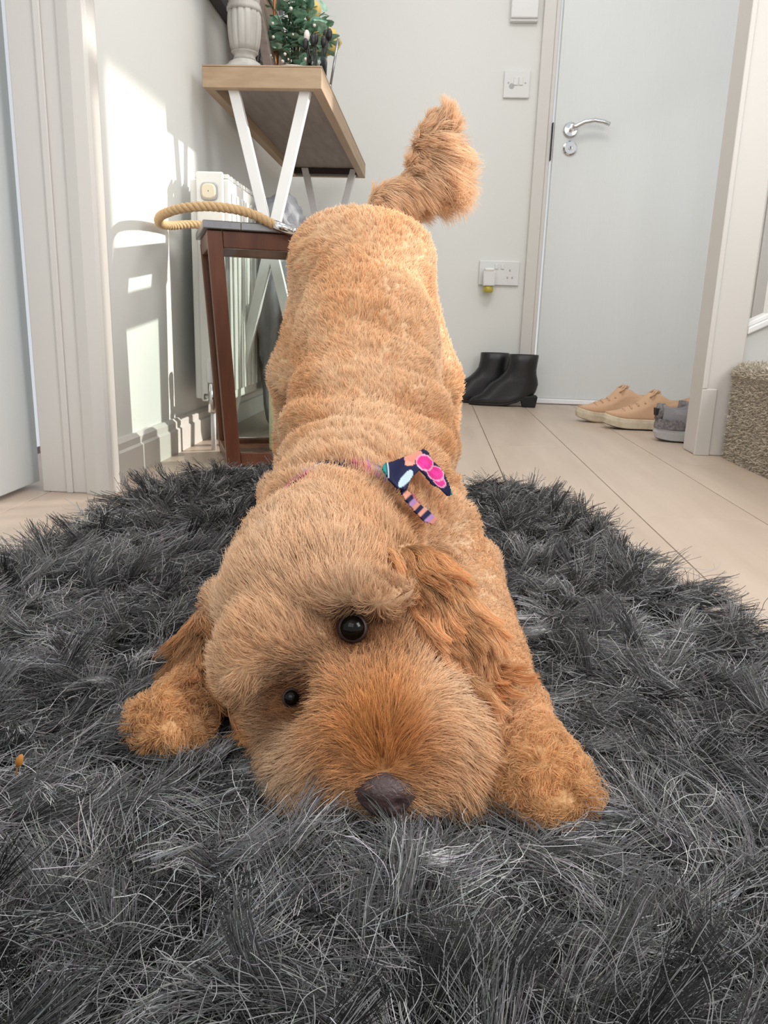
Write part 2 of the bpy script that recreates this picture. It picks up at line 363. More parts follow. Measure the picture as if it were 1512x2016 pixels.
bm = bmesh.new(); lathe(bm, [(.001, -.008), (.013, -.008), (.0155, -.005), (.0155, 0)], (.001, 0, .548), 28, mod=lambda a, z: 1/(abs(math.cos(a))**3+abs(math.sin(a))**3)**.333, axis='y', cap=False); obj('control_button', bm, M['cream'], b_)
bm = bmesh.new(); lathe(bm, [(.001, .150), (.011, .150), (.0125, .158), (.013, .196), (.010, .202), (.001, .203)], (.006, -.028, 0), 20, cap=False)
v_ = obj('valve', bm, M['plastic'], rd, smooth=False)
bm = bmesh.new(); tube(bm, [(.006, -.028, .085), (.006, -.028, .150)], .0105, 14); tube(bm, [(.006, -.028, .115), (.006, .01, .13)], .008, 12); tube(bm, [(-.012, -.028, .118), (.022, -.028, .118)], .0075, 12); obj('valve_body', bm, M['chrome'], v_, smooth=True)
bm = bmesh.new(); tube(bm, [(.006, -.028, 0), (.006, -.028, .085)], .0055, 12); obj('pipe', bm, M['plastic'], rd, smooth=True)

# ------------------------------------------------------------------ console table
TX0, TX1, TY0, TY1, TZ0, TZ1 = -.532, -.270, 1.807, 2.86, .776, .821
tb = thing('console_table', (-.40, 2.33, 0), 'narrow console table with oak top and crossed white legs by the left wall', 'table')
def loc(a): return (a[0]+.40, a[1]-2.33, a[2])
def LB(*bx): return B(*[(loc(a), loc(b)) for a, b in bx])
top = obj('tabletop', LB(((TX0, TY0, TZ1-.003), (TX1, TY1, TZ1))), M['oak'], tb)
obj('apron', LB(((TX0, TY0, TZ0), (TX1, TY0+.022, TZ1-.0035))), M['oak'], tb, bevel=.0015)
obj('apron', LB(((TX0, TY1-.022, TZ0), (TX1, TY1, TZ1-.0035))), M['oak'], tb, bevel=.0015)
obj('apron', LB(((TX0, TY0+.0225, TZ0), (TX0+.022, TY1-.0225, TZ1-.0035))), M['oak'], tb, bevel=.0015)
obj('apron', LB(((TX1-.022, TY0+.0225, TZ0), (TX1, TY1-.0225, TZ1-.0035))), M['oak'], tb, bevel=.0015)
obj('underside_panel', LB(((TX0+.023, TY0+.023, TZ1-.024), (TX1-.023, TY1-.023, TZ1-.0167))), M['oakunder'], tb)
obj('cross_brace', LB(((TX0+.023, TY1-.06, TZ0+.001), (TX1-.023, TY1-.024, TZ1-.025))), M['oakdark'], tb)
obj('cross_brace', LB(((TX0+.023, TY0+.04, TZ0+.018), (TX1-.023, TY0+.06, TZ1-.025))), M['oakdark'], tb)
for yy_ in (TY0+.034, TY1-.05):
    for s_ in (-1, 1):
        bm = bmesh.new(); xm = -.390
        bar(bm, loc((xm-s_*.115, yy_, 0)), loc((xm+s_*.084, yy_+.001*s_, TZ1-.025)), .024, .022 if s_ > 0 else .02)
        obj('crossed_leg', bm, M['legw'], tb, bevel=.0015)
obj('floor_bar', LB(((-.52, TY0+.024, 0.0), (-.26, TY0+.044, .004))), M['legw'], tb); obj('floor_bar', LB(((-.52, TY1-.06, 0.0), (-.26, TY1-.04, .004))), M['legw'], tb)

# ------------------------------------------------------------------ things on the table
ZT = TZ1
c = aty(480, 127, 1.875)
cs = thing('candlestick', (c[0], 1.885, ZT), 'chunky grey-washed turned wooden candlestick at the near end of the table', 'candlestick')
bm = bmesh.new(); lathe(bm, [(.001, 0), (.052, 0), (.053, .006), (.047, .010), (.046, .015), (.038, .019), (.036, .024), (.027, .029)], (0, 0, 0), 40, cap=False); obj('foot', bm, M['stone'], cs, smooth=True)
bm = bmesh.new(); lathe(bm, [(.027, .029), (.024, .036), (.0235, .040), (.027, .044), (.030, .047)], (0, 0, 0), 40); obj('collar', bm, M['stone'], cs, smooth=True)
bm = bmesh.new(); lathe(bm, [(.029, .047), (.033, .060), (.036, .080), (.0375, .100), (.037, .118), (.036, .126)], (0, 0, 0), 96, mod=lambda a, z: 1-.06*(math.cos(a*14) > .55)); obj('fluted_body', bm, M['stone'], cs, smooth=True)
bm = bmesh.new(); lathe(bm, [(.036, .126), (.0385, .129), (.0385, .134), (.036, .137), (.0365, .140), (.034, .143)], (0, 0, 0), 40); obj('band', bm, M['stone'], cs, smooth=True)
bm = bmesh.new(); lathe(bm, [(.034, .143), (.035, .17), (.030, .21), (.024, .24), (.030, .25), (.045, .262), (.046, .275), (.001, .275)], (0, 0, 0), 96, mod=lambda a, z: 1-(.06*(math.cos(a*14) > .55) if z < .22 else 0), cap=False); obj('upper_body', bm, M['stone'], cs, smooth=True)
# dark framed mirror on the wall
zb = atx(411, 0, WL)[2]
mr = thing('wall_mirror', (WL, 2.2, zb), 'dark framed mirror on the left wall above the table', 'mirror')
c = atx(411, 0, -.545)
obj('bottom_rail', B(((0, -.55, 0), (.028, .55, .05))), M['framedark'], mr, bevel=.002)
obj('top_rail', B(((0, -.55, .70), (.028, .55, .75))), M['framedark'], mr, bevel=.002)
obj('side_rail', B(((0, -.55, .0505), (.028, -.50, .6995))), M['framedark'], mr, bevel=.002)
obj('side_rail', B(((0, .50, .0505), (.028, .55, .6995))), M['framedark'], mr, bevel=.002)
obj('mirror_pane', B(((.004, -.50, .0505), (.010, .50, .6995))), M['mirror'], mr)
# leaning wooden frame
c1 = aty(545, 127, 2.02); c0 = aty(512, 0, 2.02)
lf = thing('leaning_frame', (c1[0], 2.02, ZT), 'grey-brown wooden picture frame leaning back behind the candlestick', 'frame')
dx = (c0[0]-c1[0])/(c0[2]-ZT); H_ = .30
def lean(bm, y0, y1, h0, h1, th):
    hexa(bm, [(dx*h0-th, y0, h0), (dx*h0, y0, h0), (dx*h0, y1, h0), (dx*h0-th, y1, h0), (dx*h1-th, y0, h1), (dx*h1, y0, h1), (dx*h1, y1, h1), (dx*h1-th, y1, h1)])
for nm, a in (('side_rail', (0, .03, 0, H_)), ('side_rail', (.27, .30, 0, H_)), ('bottom_rail', (.031, .269, 0, .03)), ('top_rail', (.031, .269, H_-.03, H_))):
    bm = bmesh.new(); lean(bm, *a, .022); obj(nm, bm, M['framewood'], lf, bevel=.0015)
bm = bmesh.new(); hexa(bm, [(dx*.03-.014, .03, .03), (dx*.03-.008, .03, .03), (dx*.03-.008, .27, .03), (dx*.03-.014, .27, .03), (dx*.27-.014, .03, .27), (dx*.27-.008, .03, .27), (dx*.27-.008, .27, .27), (dx*.27-.014, .27, .27)]); obj('picture_panel', bm, M['brownlit'], lf)
bm = bmesh.new(); tube(bm, [(-.030, .004, .002), (-.045, .003, .03), (-.075, .002, .028), (-.052, .001, .055), (-.045, 0, .085), (-.045, 0, .10)], [.005, .006, .0075, .008, .006, .003], 8); obj('iron_stand', bm, M['blackm'], lf, smooth=True)
# candle holder (copper rod)
c = aty(541, 30, 2.16)
cr_ = thing('copper_candle_holder', (c[0], 2.16, ZT), 'slender copper rod holder standing among the green leaves', 'candle holder')
bm = bmesh.new(); lathe(bm, [(.001, 0), (.03, 0), (.03, .004), (.005, .008), (.004, .08)], (0, 0, 0), 20, cap=False); obj('stand', bm, M['blackm'], cr_, smooth=True)
bm = bmesh.new(); lathe(bm, [(.004, .08), (.011, .085), (.011, .14), (.006, .145)], (0, 0, 0), 16); obj('cup', bm, M['copper'], cr_, smooth=True)
bm = bmesh.new(); lathe(bm, [(.005, .145), (.004, .34)], (0, 0, 0), 12); obj('rod', bm, M['copper'], cr_, smooth=True)
# potted plant
def leafbm(bm, p, d, up, L_, W_):
    d = d.normalized(); s_ = d.cross(up).normalized(); n_ = s_.cross(d)
    pr = [(0, 0, 0), (.25, .42, .06), (.6, .5, .1), (.9, .25, .02), (1, 0, -.04), (.9, -.25, .02), (.6, -.5, .1), (.25, -.42, .06)]
    vs = [bm.verts.new(p+d*(a*L_)+s_*(b*W_)+n_*(c_*L_)) for a, b, c_ in pr]; m0 = bm.verts.new(p+d*(.5*L_))
    for i in range(8): bm.faces.new((vs[i], vs[(i+1) % 8], m0))
pc = aty(580, 127, 2.12)
pl = thing('potted_eucalyptus', (pc[0], 2.12, ZT), 'bushy green eucalyptus plant with small white blossoms on the table', 'plant')
bm = bmesh.new(); lathe(bm, [(.001, 0), (.035, 0), (.045, .075), (.048, .08), (.043, .08), (.04, .06), (.001, .06)], (0, 0, 0), 24, cap=False); obj('pot', bm, M['pinkw'], pl, smooth=True)
R_ = random.Random(3)
bms = bmesh.new(); leaves = []
for i in range(46):
    a = R_.random()*2*PI; sp = R_.uniform(.02, .088); h = R_.uniform(.02, .25); 
    if i < 4: a, sp, h = R_.uniform(-.5, .1), R_.uniform(.08, .10), R_.uniform(.09, .17)
    e = Vector((math.cos(a)*sp, math.sin(a)*sp*.8, .05+h)); b0 = Vector((0, 0, .06)); mid = b0.lerp(e, .5)+Vector((0, 0, .03))
    ps = [b0, b0.lerp(mid, .6), mid, mid.lerp(e, .6)+Vector((0, 0, .008)), e]; tube(bms, ps, .0012, 5)
    for q in range(7):
        t_ = .35+q*.1; p = mid.lerp(e, min(1, (t_-.35)/.6)) if t_ > .4 else mid
        d = Vector((R_.uniform(-1, 1), R_.uniform(-1, 1), R_.uniform(-.6, .7))); leaves.append((p, d, R_.uniform(.022, .036)))
obj('stems', bms, M['stem'], pl, smooth=True)
leaves = leaves[:298]
me_l = []
for j in range(3):
    bm = bmesh.new(); leafbm(bm, Vector((0, 0, 0)), Vector((1, 0, 0)), Vector((0, 0, 1)), 1, .85+.1*j); o = obj('leaf', bm, M['leaf'], pl, smooth=True); me_l.append(o.data); C.objects.unlink(o); bpy.data.objects.remove(o)
for p, d, L_ in leaves:
    o = bpy.data.objects.new('leaf', random.choice(me_l)); o.location = p; o.scale = (L_, L_, L_)
    o.rotation_mode = 'QUATERNION'; o.rotation_quaternion = d.to_track_quat('X', 'Z') @ Vector((1, 0, 0)).rotation_difference(Vector((1, 0, 0))); link(o, parent=pl)
bm = bmesh.new()
for i in range(15):
    a = R_.random()*2*PI; bmesh.ops.create_icosphere(bm, subdivisions=1, radius=R_.uniform(.002, .005), matrix=Matrix.Translation((math.cos(a)*R_.uniform(.02, .07), -.05-R_.random()*.04, R_.uniform(.06, .2))))
o = obj('blossoms', bm, M['pinkw'], pl, smooth=True); o['kind'] = 'stuff'
# yellow flower bunch
c = aty(622, 100, 2.26)
yf = thing('yellow_flowers', (c[0]+.015, 2.20, ZT), 'pale yellow blossom heads behind the jar of brushes', 'flowers')
bm = bmesh.new(); lathe(bm, [(.001, 0), (.022, 0), (.03, .03), (.02, .07), (.014, .08), (.001, .08)], (0, 0, 0), 20, cap=False); obj('vase', bm, M['framedark'], yf, smooth=True)
for i in range(7):
    p = Vector((R_.uniform(-.03, .03), R_.uniform(-.02, .02), R_.uniform(.12, .25)))
    bm = bmesh.new(); bmesh.ops.create_icosphere(bm, subdivisions=2, radius=R_.uniform(.020, .032), matrix=Matrix.Translation(p))
    for v in bm.verts: v.co += (v.co-p)*.35*noise.noise(v.co*60)
    tube(bm, [(0, 0, .06), p], .0012, 5); obj('blossom', bm, M['yellow'], yf, smooth=True)
# jar of brushes
c = aty(624, 127, 1.93)
jr = thing('brush_jar', (c[0], 1.93, ZT), 'small glass jar of black make-up brushes at the table edge', 'jar')
bm = bmesh.new(); lathe(bm, [(.001, 0), (.022, 0), (.024, .05), (.0225, .05), (.0205, .003), (.001, .003)], (0, 0, 0), 24, cap=False); obj('glass_jar', bm, M['glass'], jr, smooth=True)
for i in range(7):
    a = i*2*PI/7; e = Vector((math.cos(a)*.028, math.sin(a)*.02, R_.uniform(.075, .105)))
    bm = bmesh.new(); tube(bm, [(math.cos(a)*.008, math.sin(a)*.008, .004), e], .0022, 6); br = obj('brush_handle', bm, M['blackm'], jr, smooth=True)
    bm = bmesh.new(); bmesh.ops.create_icosphere(bm, subdivisions=2, radius=1, matrix=Matrix.Translation(e) @ Matrix.Diagonal((.007, .007, .013, 1))); obj('bristles', bm, M['pinkw'] if i == 3 else M['blackm'], br, smooth=True)
# metal rod leaning
a, b = aty(642, 150, 1.98), aty(666, 76, 1.98)
rdv = thing('metal_rod', (TX1-.006, 1.98, ZT), 'thin grey metal rod standing tilted at the table edge', 'rod')
bm = bmesh.new(); tube(bm, [(0, 0, 0), (b[0]-TX1+.006, 0, b[2]-ZT)], .0028, 10); obj('shaft', bm, M['galv'], rdv, smooth=True)
bm = bmesh.new(); lathe(bm, [(.001, 0), (.005, 0), (.005, .01), (.001, .011)], (0, 0, 0), 12, cap=False); obj('ferrule', bm, M['galv'], rdv, smooth=True)

# ------------------------------------------------------------------ lantern
lx, ly = -.339, 1.596
ln = thing('candle_lantern', (lx, ly, 0), 'tall brown wooden lantern with glass sides and a rope handle', 'lantern', rz=math.radians(20))
hb, ht, zt = .101, .131, .447
def corner(sx, sy, z, inset=0):
    h = hb+(ht-hb)*z/zt; hy = .100+(.014)*z/zt
    return Vector((sx*(h-inset), sy*(hy-inset), z))
for sx in (-1, 1):
    for sy in (-1, 1):
        bm = bmesh.new(); P8 = []
        for z in (.0, zt-.002):
            for ix, iy in ((0, 0), (.027, 0), (.027, .022), (0, .022)):
                h = hb+(ht-hb)*z/zt; hy = .100+.014*z/zt
                P8.append((sx*(h-ix), sy*(hy-iy), z))
        hexa(bm, P8); p_ = obj('corner_post', bm, M['brown'], ln, bevel=.0015)
        bm = bmesh.new(); P8 = []
        for z in (.012, zt-.010):
            for ix, iy in ((-.0012, .003), (.0, .003), (.0, .010), (-.0012, .010)):
                h = hb+(ht-hb)*z/zt; hy = .100+.014*z/zt
                P8.append((sx*(h-ix), sy*(hy-iy), z))
        hexa(bm, P8); obj('bounce_lit_strip', bm, M['brownlit'], p_)  # bounce light on the post's outer face, put in as a paler strip
def rail(name, z0, z1, side, m_=M['brown'], d=.020):
    bm = bmesh.new(); P8 = []
    for z in (z0, z1):
        h = hb+(ht-hb)*z/zt-.0275; hy = .100+.014*z/zt
        if side in ('f', 'b'):
            s_ = -1 if side == 'f' else 1; P8 += [(-h, s_*hy, z), (h, s_*hy, z), (h, s_*(hy-d), z), (-h, s_*(hy-d), z)]
        else:
            s_ = -1 if side == 'l' else 1; hh = h+.0275; hy -= .0225; P8 += [(s_*hh, -hy, z), (s_*hh, hy, z), (s_*(hh-d), hy, z), (s_*(hh-d), -hy, z)]
    hexa(bm, P8); return obj(name, bm, m_, ln, bevel=.0015)
for s_ in 'fblr':
    rail('top_rail', zt-.032, zt-.002, s_); rail('bottom_rail', 0.004, .030, s_)
    bm = bmesh.new(); g = .011; P4 = []
    for z in (.030, zt-.032):
        h = hb+(ht-hb)*z/zt-.027; hy = .100+.014*z/zt-.010
        P4.append((h, hy, z))
    (h0, y0_, z0), (h1, y1_, z1) = P4
    if s_ in 'fb':
        q = -1 if s_ == 'f' else 1; pts_ = [(-h0, q*y0_, z0), (h0, q*y0_, z0), (h1, q*y1_, z1), (-h1, q*y1_, z1)]
    else:
        q = -1 if s_ == 'l' else 1; pts_ = [(q*(h0+.018), -y0_+.012, z0), (q*(h0+.018), y0_-.012, z0), (q*(h1+.018), y1_-.012, z1), (q*(h1+.018), -y1_+.012, z1)]
    bm.faces.new([bm.verts.new(v) for v in pts_]); o = obj('glass_pane', bm, M['glass'], ln)
    md = o.modifiers.new('s', 'SOLIDIFY'); md.thickness = .002
obj('base_board', B(((-.080, -.080, .012), (.080, .080, .022))), M['brown'], ln)
pt = obj('top_plate', B(((-.139, -.122, zt-.001), (-.07, .122, zt+.014)), ((.07, -.122, zt-.001), (.139, .122, zt+.014)), ((-.07, -.122, zt-.001), (.07, -.055, zt+.014)), ((-.07, .055, zt-.001), (.07, .122, zt+.014))), M['galv'], ln, bevel=.002)
for s_ in (-1, 1):
    bm = bmesh.new(); q = s_*.122
    tube(bm, [(.030, q+s_*.004, zt+.000), (.004, q+s_*.006, zt+.008), (-.012, q+s_*.006, zt+.012)], .0088, 14); f_ = obj('ferrule', bm, M['chrome'], ln, smooth=True)
    bm = bmesh.new(); tube(bm, [(.026, q-s_*.004, zt+.003), (.026, q+s_*.016, zt+.003)], .004, 10); obj('rivet', bm, M['chrome'], f_, smooth=True)
path = [(-.010, -.128, zt+.012), (-.06, -.130, zt+.030), (-.12, -.128, zt+.036), (-.172, -.112, zt+.032), (-.205, -.075, zt+.024), (-.214, -.02, zt+.020), (-.208, .04, zt+.018), (-.185, .09, zt+.022), (-.145, .122, zt+.030), (-.08, .130, zt+.028), (-.010, .128, zt+.012)]
def catmull(P, n):
    P = [Vector(p) for p in P]; out = []
    for i in range(len(P)-1):
        p0, p1, p2, p3 = P[max(i-1, 0)], P[i], P[i+1], P[min(i+2, len(P)-1)]
        for k in range(n):
            t = k/n; out.append(.5*((2*p1)+(-p0+p2)*t+(2*p0-5*p1+4*p2-p3)*t*t+(-p0+3*p1-3*p2+p3)*t**3))
    out.append(P[-1]); return out
cp_ = catmull(path, 18)
rp = None
for st_ in range(3):
    pts_ = []; acc = 0
    for i, p in enumerate(cp_):
        t = (cp_[min(i+1, len(cp_)-1)]-cp_[max(i-1, 0)]).normalized(); u = Vector((0, 0, 1)); u = (u-t*u.dot(t)).normalized(); v = t.cross(u)
        if i: acc += (p-cp_[i-1]).length
        a = acc/.030*2*PI+st_*2*PI/3; pts_.append(p+(u*math.cos(a)+v*math.sin(a))*.0042)
    bm = bmesh.new(); tube(bm, pts_, .0048, 8)
    o = obj('rope_handle' if rp is None else 'rope_strand', bm, M['rope'], ln if rp is None else rp, smooth=True); rp = rp or o
cn = thing('pillar_candle', (-.302, 1.585, .0225), 'pale cream pillar candle standing inside the brown lantern', 'candle')
bm = bmesh.new(); lathe(bm, [(.001, 0), (.037, 0), (.0385, .003), (.0385, .142), (.036, .146), (.028, .141), (.001, .139)], (0, 0, 0), 32, cap=False); obj('wax', bm, M['candle'], cn, smooth=True)
bm = bmesh.new(); tube(bm, [(0, 0, .138), (.001, 0, .155)], .0012, 6); obj('wick', bm, M['blackm'], cn)

# ------------------------------------------------------------------ padded coat under the table
ct = thing('padded_coat', (-.392, 1.985, 0), 'grey padded coat heaped under the console table', 'coat')
def lump(c, r, seed, sc=14, amp=.22, sub=4):
    bm = bmesh.new(); bmesh.ops.create_icosphere(bm, subdivisions=sub, radius=1)
    for v in bm.verts:
        n0 = v.co.copy(); d = 1+amp*noise.noise(n0*2.2+Vector((seed, 0, 0)))-.10*abs(math.sin(n0.z*sc*.5+3*noise.noise(n0*1.5)))
        v.co = Vector((c[0]+n0.x*r[0]*d, c[1]+n0.y*r[1]*d, max(.0, c[2]+n0.z*r[2]*d)))
    return bm
obj('body_panel', lump((-.01, .02, .28), (.056, .11, .28), 1), M['coat'], ct, smooth=True)
obj('sleeve', lump((.06, -.02, .22), (.04, .07, .22), 5, 20), M['coat'], ct, smooth=True)
obj('hood', lump((.0, .0, .52), (.06, .09, .07), 9), M['coat'], ct, smooth=True)
obj('lining', lump((.035, -.08, .24), (.025, .04, .12), 12), M['coatdark'], ct, smooth=True)

# ------------------------------------------------------------------ footwear
def loft(levels, seg=40, pw=2.3, cap=True):
    """levels: (z, x0, x1, half width, toe squareness) rings, x along the shoe"""
    bm = bmesh.new(); rings = []
    for z, x0, x1, hw in levels:
        ring = []
        for k in range(seg):
            a = 2*PI*k/seg; ca, sa = math.cos(a), math.sin(a)
            x = (x0+x1)/2+(x1-x0)/2*math.copysign(abs(ca)**(2/pw), ca); y = hw*math.copysign(abs(sa)**(2/pw), sa)
            u = (x-x0)/max(1e-6, x1-x0)
            y *= (1-.18*math.exp(-((u-.55)/.16)**2)) if (x1-x0) > .18 else 1
            zz = z(u) if callable(z) else z
            ring.append(bm.verts.new((x, y, zz)))
        rings.append(ring)
    for a, b in zip(rings, rings[1:]):
        for k in range(seg): bm.faces.new((a[k], a[(k+1) % seg], b[(k+1) % seg], b[k]))
    if cap: bm.faces.new(rings[0][::-1])
    if cap: bm.faces.new(rings[-1])
    return bm
def boot(x, y, rz, label):
    t = thing('ankle_boot', (x, y, 0), label, 'boot', 'black ankle boots by the hall door', rz)
    # heel at x=0.02, toe at x=.24
    hz = lambda b: (lambda u: b+max(0, (.45-u))*.085)
    o = obj('sole', loft([(hz(0.001), .012, .245, .036), (hz(.006), .008, .248, .039), (hz(.010), .010, .246, .038)]), M['blackrubber'], t, smooth=False)
    bm = bmesh.new(); hexa(bm, [(.002, -.026, 0), (.050, -.026, 0), (.050, .026, 0), (.002, .026, 0), (-.004, -.033, .042), (.060, -.033, .042), (.060, .033, .042), (-.004, .033, .042)]); obj('heel', bm, M['blackrubber'], t, bevel=.004)
    obj('upper', loft([(hz(.008), .010, .245, .037), (hz(.016), .004, .247, .040), (hz(.028), .000, .236, .040), (hz(.042), -.003, .208, .038), (.083, -.004, .172, .038), (.100, -.001, .146, .037), (.118, .004, .128, .037), (.135, .006, .116, .038), (.160, .004, .111, .040), (.188, .001, .110, .041), (.190, .003, .108, .0395), (.180, .006, .105, .037), (.12, .010, .11, .033)]), M['leather'], t, smooth=True)
    bm = bmesh.new(); prism(bm, [(.040, .095), (.072, .095), (.068, .186), (.044, .186)], -.0425, -.036); obj('gusset', bm, M['blackrubber'], t, bevel=.002)
    return t
boot(flo(1053, 801)[0], flo(1053, 801)[1]-.012, PI-.06, 'black leather ankle boot nearer the hall door frame, block heel at the right')
p = aty(1000, 790, 2.97); boot(p[0]-.005, 2.972, PI+.03, 'black leather ankle boot behind, left one of the pair')
def sneaker(kind, x, y, rz, label, group, mats):
    upm, solem, linm, heelm = mats
    t = thing(kind, (x, y, 0), label, 'shoe', group, rz)
    so = lambda b: (lambda u: b+.012*max(0, (u-.72)/.28)**2+.004*max(0, (.12-u)/.12))
    s_ = obj('sole', loft([(so(.0), .012, .250, .034), (so(.006), .002, .262, .041), (so(.022), -.004, .266, .043), (so(.032), .000, .262, .0425), (so(.034), .004, .258, .039)]), solem, t, smooth=False)
    obj('outsole', loft([(so(-.0005), .014, .248, .033), (so(.0035), .004, .259, .0395)]), M['blackrubber'] if 'grey' in label else solem, s_)
    up = lambda b, k=1.: (lambda u: b-k*.040*smooth1(u))
    def smooth1(u): t_ = min(1, max(0, (u-.38)/.5)); return t_*t_*(3-2*t_)
    obj('upper', loft([(so(.030), .004, .258, .040), (so(.040), .000, .258, .041), (lambda u: .056-.006*smooth1(u), .000, .250, .040), (lambda u: .074-.018*smooth1(u), .004, .222, .037), (lambda u: .088-.010*smooth1(u)+.008*max(0, (.2-u)), .006, .168, .032), (lambda u: .100-.016*math.sin(min(1, u*1.3)*PI)+.008*u, .007, .140, .030), (lambda u: .102-.018*math.sin(min(1, u*1.3)*PI)+.008*u, .011, .134, .027), (.07, .018, .120, .024), (.05, .022, .12, .02)]), upm, t, smooth=True)
    obj('lining', loft([(.062, .020, .118, .023), (.064, .020, .118, .023)]), linm, t, smooth=True)
    bm = bmesh.new(); hexa(bm, [(.118, -.017, .095), (.150, -.018, .085), (.150, .018, .085), (.118, .017, .095), (.104, -.018, .118), (.112, -.019, .120), (.112, .019, .120), (.104, .018, .118)]); obj('tongue', bm, upm, t, bevel=.004)
    obj('heel_tab', loft([(.060, -.004, .030, .020), (.085, -.002, .026, .018), (.100, -.001, .020, .013)], pw=2), heelm, t, smooth=True)
    if 'tan' in label:
        for i in range(5):
            bm = bmesh.new(); xx = .128+i*.019; zz = .094-i*.0085
            tube(bm, [(xx, -.024, zz-.006), (xx-.004, -.01, zz+.003), (xx+.004, .01, zz+.003), (xx, .024, zz-.006)], .0028, 6); obj('lace', bm, upm, t, smooth=True)
        for sg in (-1, 1):
            bm = bmesh.new(); tube(bm, [(.125, 0, .105), (.115, sg*.018, .118), (.130, sg*.034, .106), (.135, sg*.020, .098), (.125, 0, .105)], .0028, 6); obj('lace_bow', bm, upm, t, smooth=True)
    return t
TANM = (M['tan'], M['cream_sole'], mat('brown_lining', (.24, .17, .11), .9), M['tan']); GRM = (M['greyknit'], M['greysole'], M['liner'], M['greydark'])
sneaker('tan_trainer', .517+.262, 2.335, PI-.03, 'tan lace-up trainer with cream sole, nearer one, touching the grey trainer', 'tan trainers on the floor', TANM)
sneaker('tan_trainer', .462+.262, 2.50, PI+.05, 'tan lace-up trainer with cream sole, farther one, nearest the hall door', 'tan trainers on the floor', TANM)
g1 = sneaker('grey_trainer', .607, 2.112, -.05, 'grey knit trainer with pale sole, heel showing beside the white post', 'grey trainers on the floor', GRM)
sneaker('grey_trainer', .700, 2.225, .05, 'second grey knit trainer mostly hidden behind the white post', 'grey trainers on the floor', GRM)
bm = bmesh.new(); prism(bm, [(-.006, .088), (.012, .088), (.006, .074), (-.004, .068)], -.014, .014); obj('heel_patch', bm, M['blackrubber'], g1, bevel=.001)
bm = loft([(.036, -.003, .10, .0425), (.048, -.002, .11, .0422), (.062, .001, .07, .0405)], pw=2.1, cap=False); obj('heel_overlay', bm, M['greydark'], g1, smooth=True)

#DOG#
# ------------------------------------------------------------------ dog: one continuous body grown from a smooth distance field
def V(px, py, Y): return aty(px, py, Y)
prims = []   # (kind, a, b, ra, rb, k)
def caps(a, b, ra, rb, k=.03): prims.append(('c', np.array(a, float), np.array(b, float), ra, rb, k))
def ell(c, r, k=.03, rot=None): prims.append(('e', np.array(c, float), np.array(r, float), rot, 0, k))
def chain(P, r, k=.03):
    for i in range(len(P)-1): caps(P[i], P[i+1], r[i], r[i+1], k)
RUG = .026
# skull, muzzle, cheeks
SK = V(622, 1165, .505); ell(SK, (.062, .060, .058), .03)
MZ = V(742, 1452, .415)
NOSE = V(758, 1558, .368)
ell(MZ+np.array([0, .006, .004]), (.052, .040, .041), .03)
ell(V(640, 1480, .415), (.030, .030, .030), .025)
ell(V(872, 1450, .425), (.026, .030, .030), .02)
ell(V(775, 1500, .390), (.030, .022, .024), .02)
ell(V(612, 1535, .405), (.024, .022, .020), .015); ell(V(888, 1525, .408), (.022, .022, .022), .015)
caps(V(655, 1230, .480), V(735, 1440, .415), .034, .034, .03)
ell(V(560, 1400, .455), (.026, .030, .030), .03)
ell(V(815, 1330, .465), (.032, .032, .034), .03)
ell(V(497, 1305, .446), (.025, .024, .027), .014)        # brow, image left
ell(V(560, 1240, .448), (.032, .022, .018), .016)
ell(V(712, 1168, .452), (.034, .018, .013), .012)        # brow, image right
# neck and shoulders
caps(V(635, 1120, .55), V(690, 1020, .66), .058, .064, .03)
caps(V(690, 1020, .66), V(712, 965, .74), .064, .076, .03)
# torso
xs = [V(712, 950, .75)[0], V(722, 800, .86)[0], V(722, 640, .97)[0], V(722, 500, 1.07)[0]]
SP = [np.array([xs[0], .755, .098]), np.array([xs[1], .87, .168]), np.array([xs[2], .975, .262]), np.array([xs[3], 1.065, .338])]
chain(SP, [.080, .086, .082, .076], .03)
RU = V(715, 470, 1.10); ell((RU[0]-.002, 1.105, .352), (.080, .080, .086), .03)
ell((SP[0][0]+.01, .80, .085), (.092, .095, .070), .03)      # chest
caps((SP[1][0], .88, .12), (SP[2][0], 1.0, .20), .066, .056, .03)
caps((RU[0]-.040, 1.085, .372), (RU[0]+.040, 1.085, .372), .056, .056, .03)
# hind legs
for s_, pxk, pxf in ((-1, 588, 578), (1, 852, 866)):
    hip = np.array([RU[0]+s_*.045, 1.11, .325]); kn = V(pxk, 720, 1.07); kn[2] = .215
    hk = V(pxf, 880, 1.17); hk[2] = .105; ft = hk+np.array([0, -.02, 0]); ft[2] = .045; toe = ft+np.array([0, -.055, -.008])
    chain([hip, kn, hk, ft, toe], [.054, .036, .024, .020, .022], .02)
# forelegs: shoulder, elbow, wrist, paw
SR = V(852, 1020, .70); SR[2] = .10
ER = flo(915, 1120, .066); WR = flo(1005, 1400, .044); PR = flo(1076, 1530, .038)
chain([SR, ER, WR, PR], [.040, .030, .0205, .017], .014)
for dx, dy, r in ((-.018, -.006, .0105), (-.007, -.013, .0115), (.007, -.012, .0115), (.019, -.003, .0105)): ell((PR[0]+dx*.95, PR[1]+dy, .034), (r*.92, .016, .012), .004)
ell((PR[0], PR[1]+.006, .040), (.018, .020, .015), .01)
SL = V(580, 1040, .72); SL[2] = .10
EL = flo(515, 1100, .062); WLg = flo(420, 1335, .040); PL = flo(340, 1412, .038)
chain([SL, EL, WLg, PL], [.040, .026, .018, .016], .014)
for dx, dy, r in ((-.021, -.001, .0105), (-.009, -.011, .0115), (.006, -.012, .0115), (.018, -.005, .0105)): ell((PL[0]+dx*.9, PL[1]+dy, .034), (r*.88, .015, .012), .004)
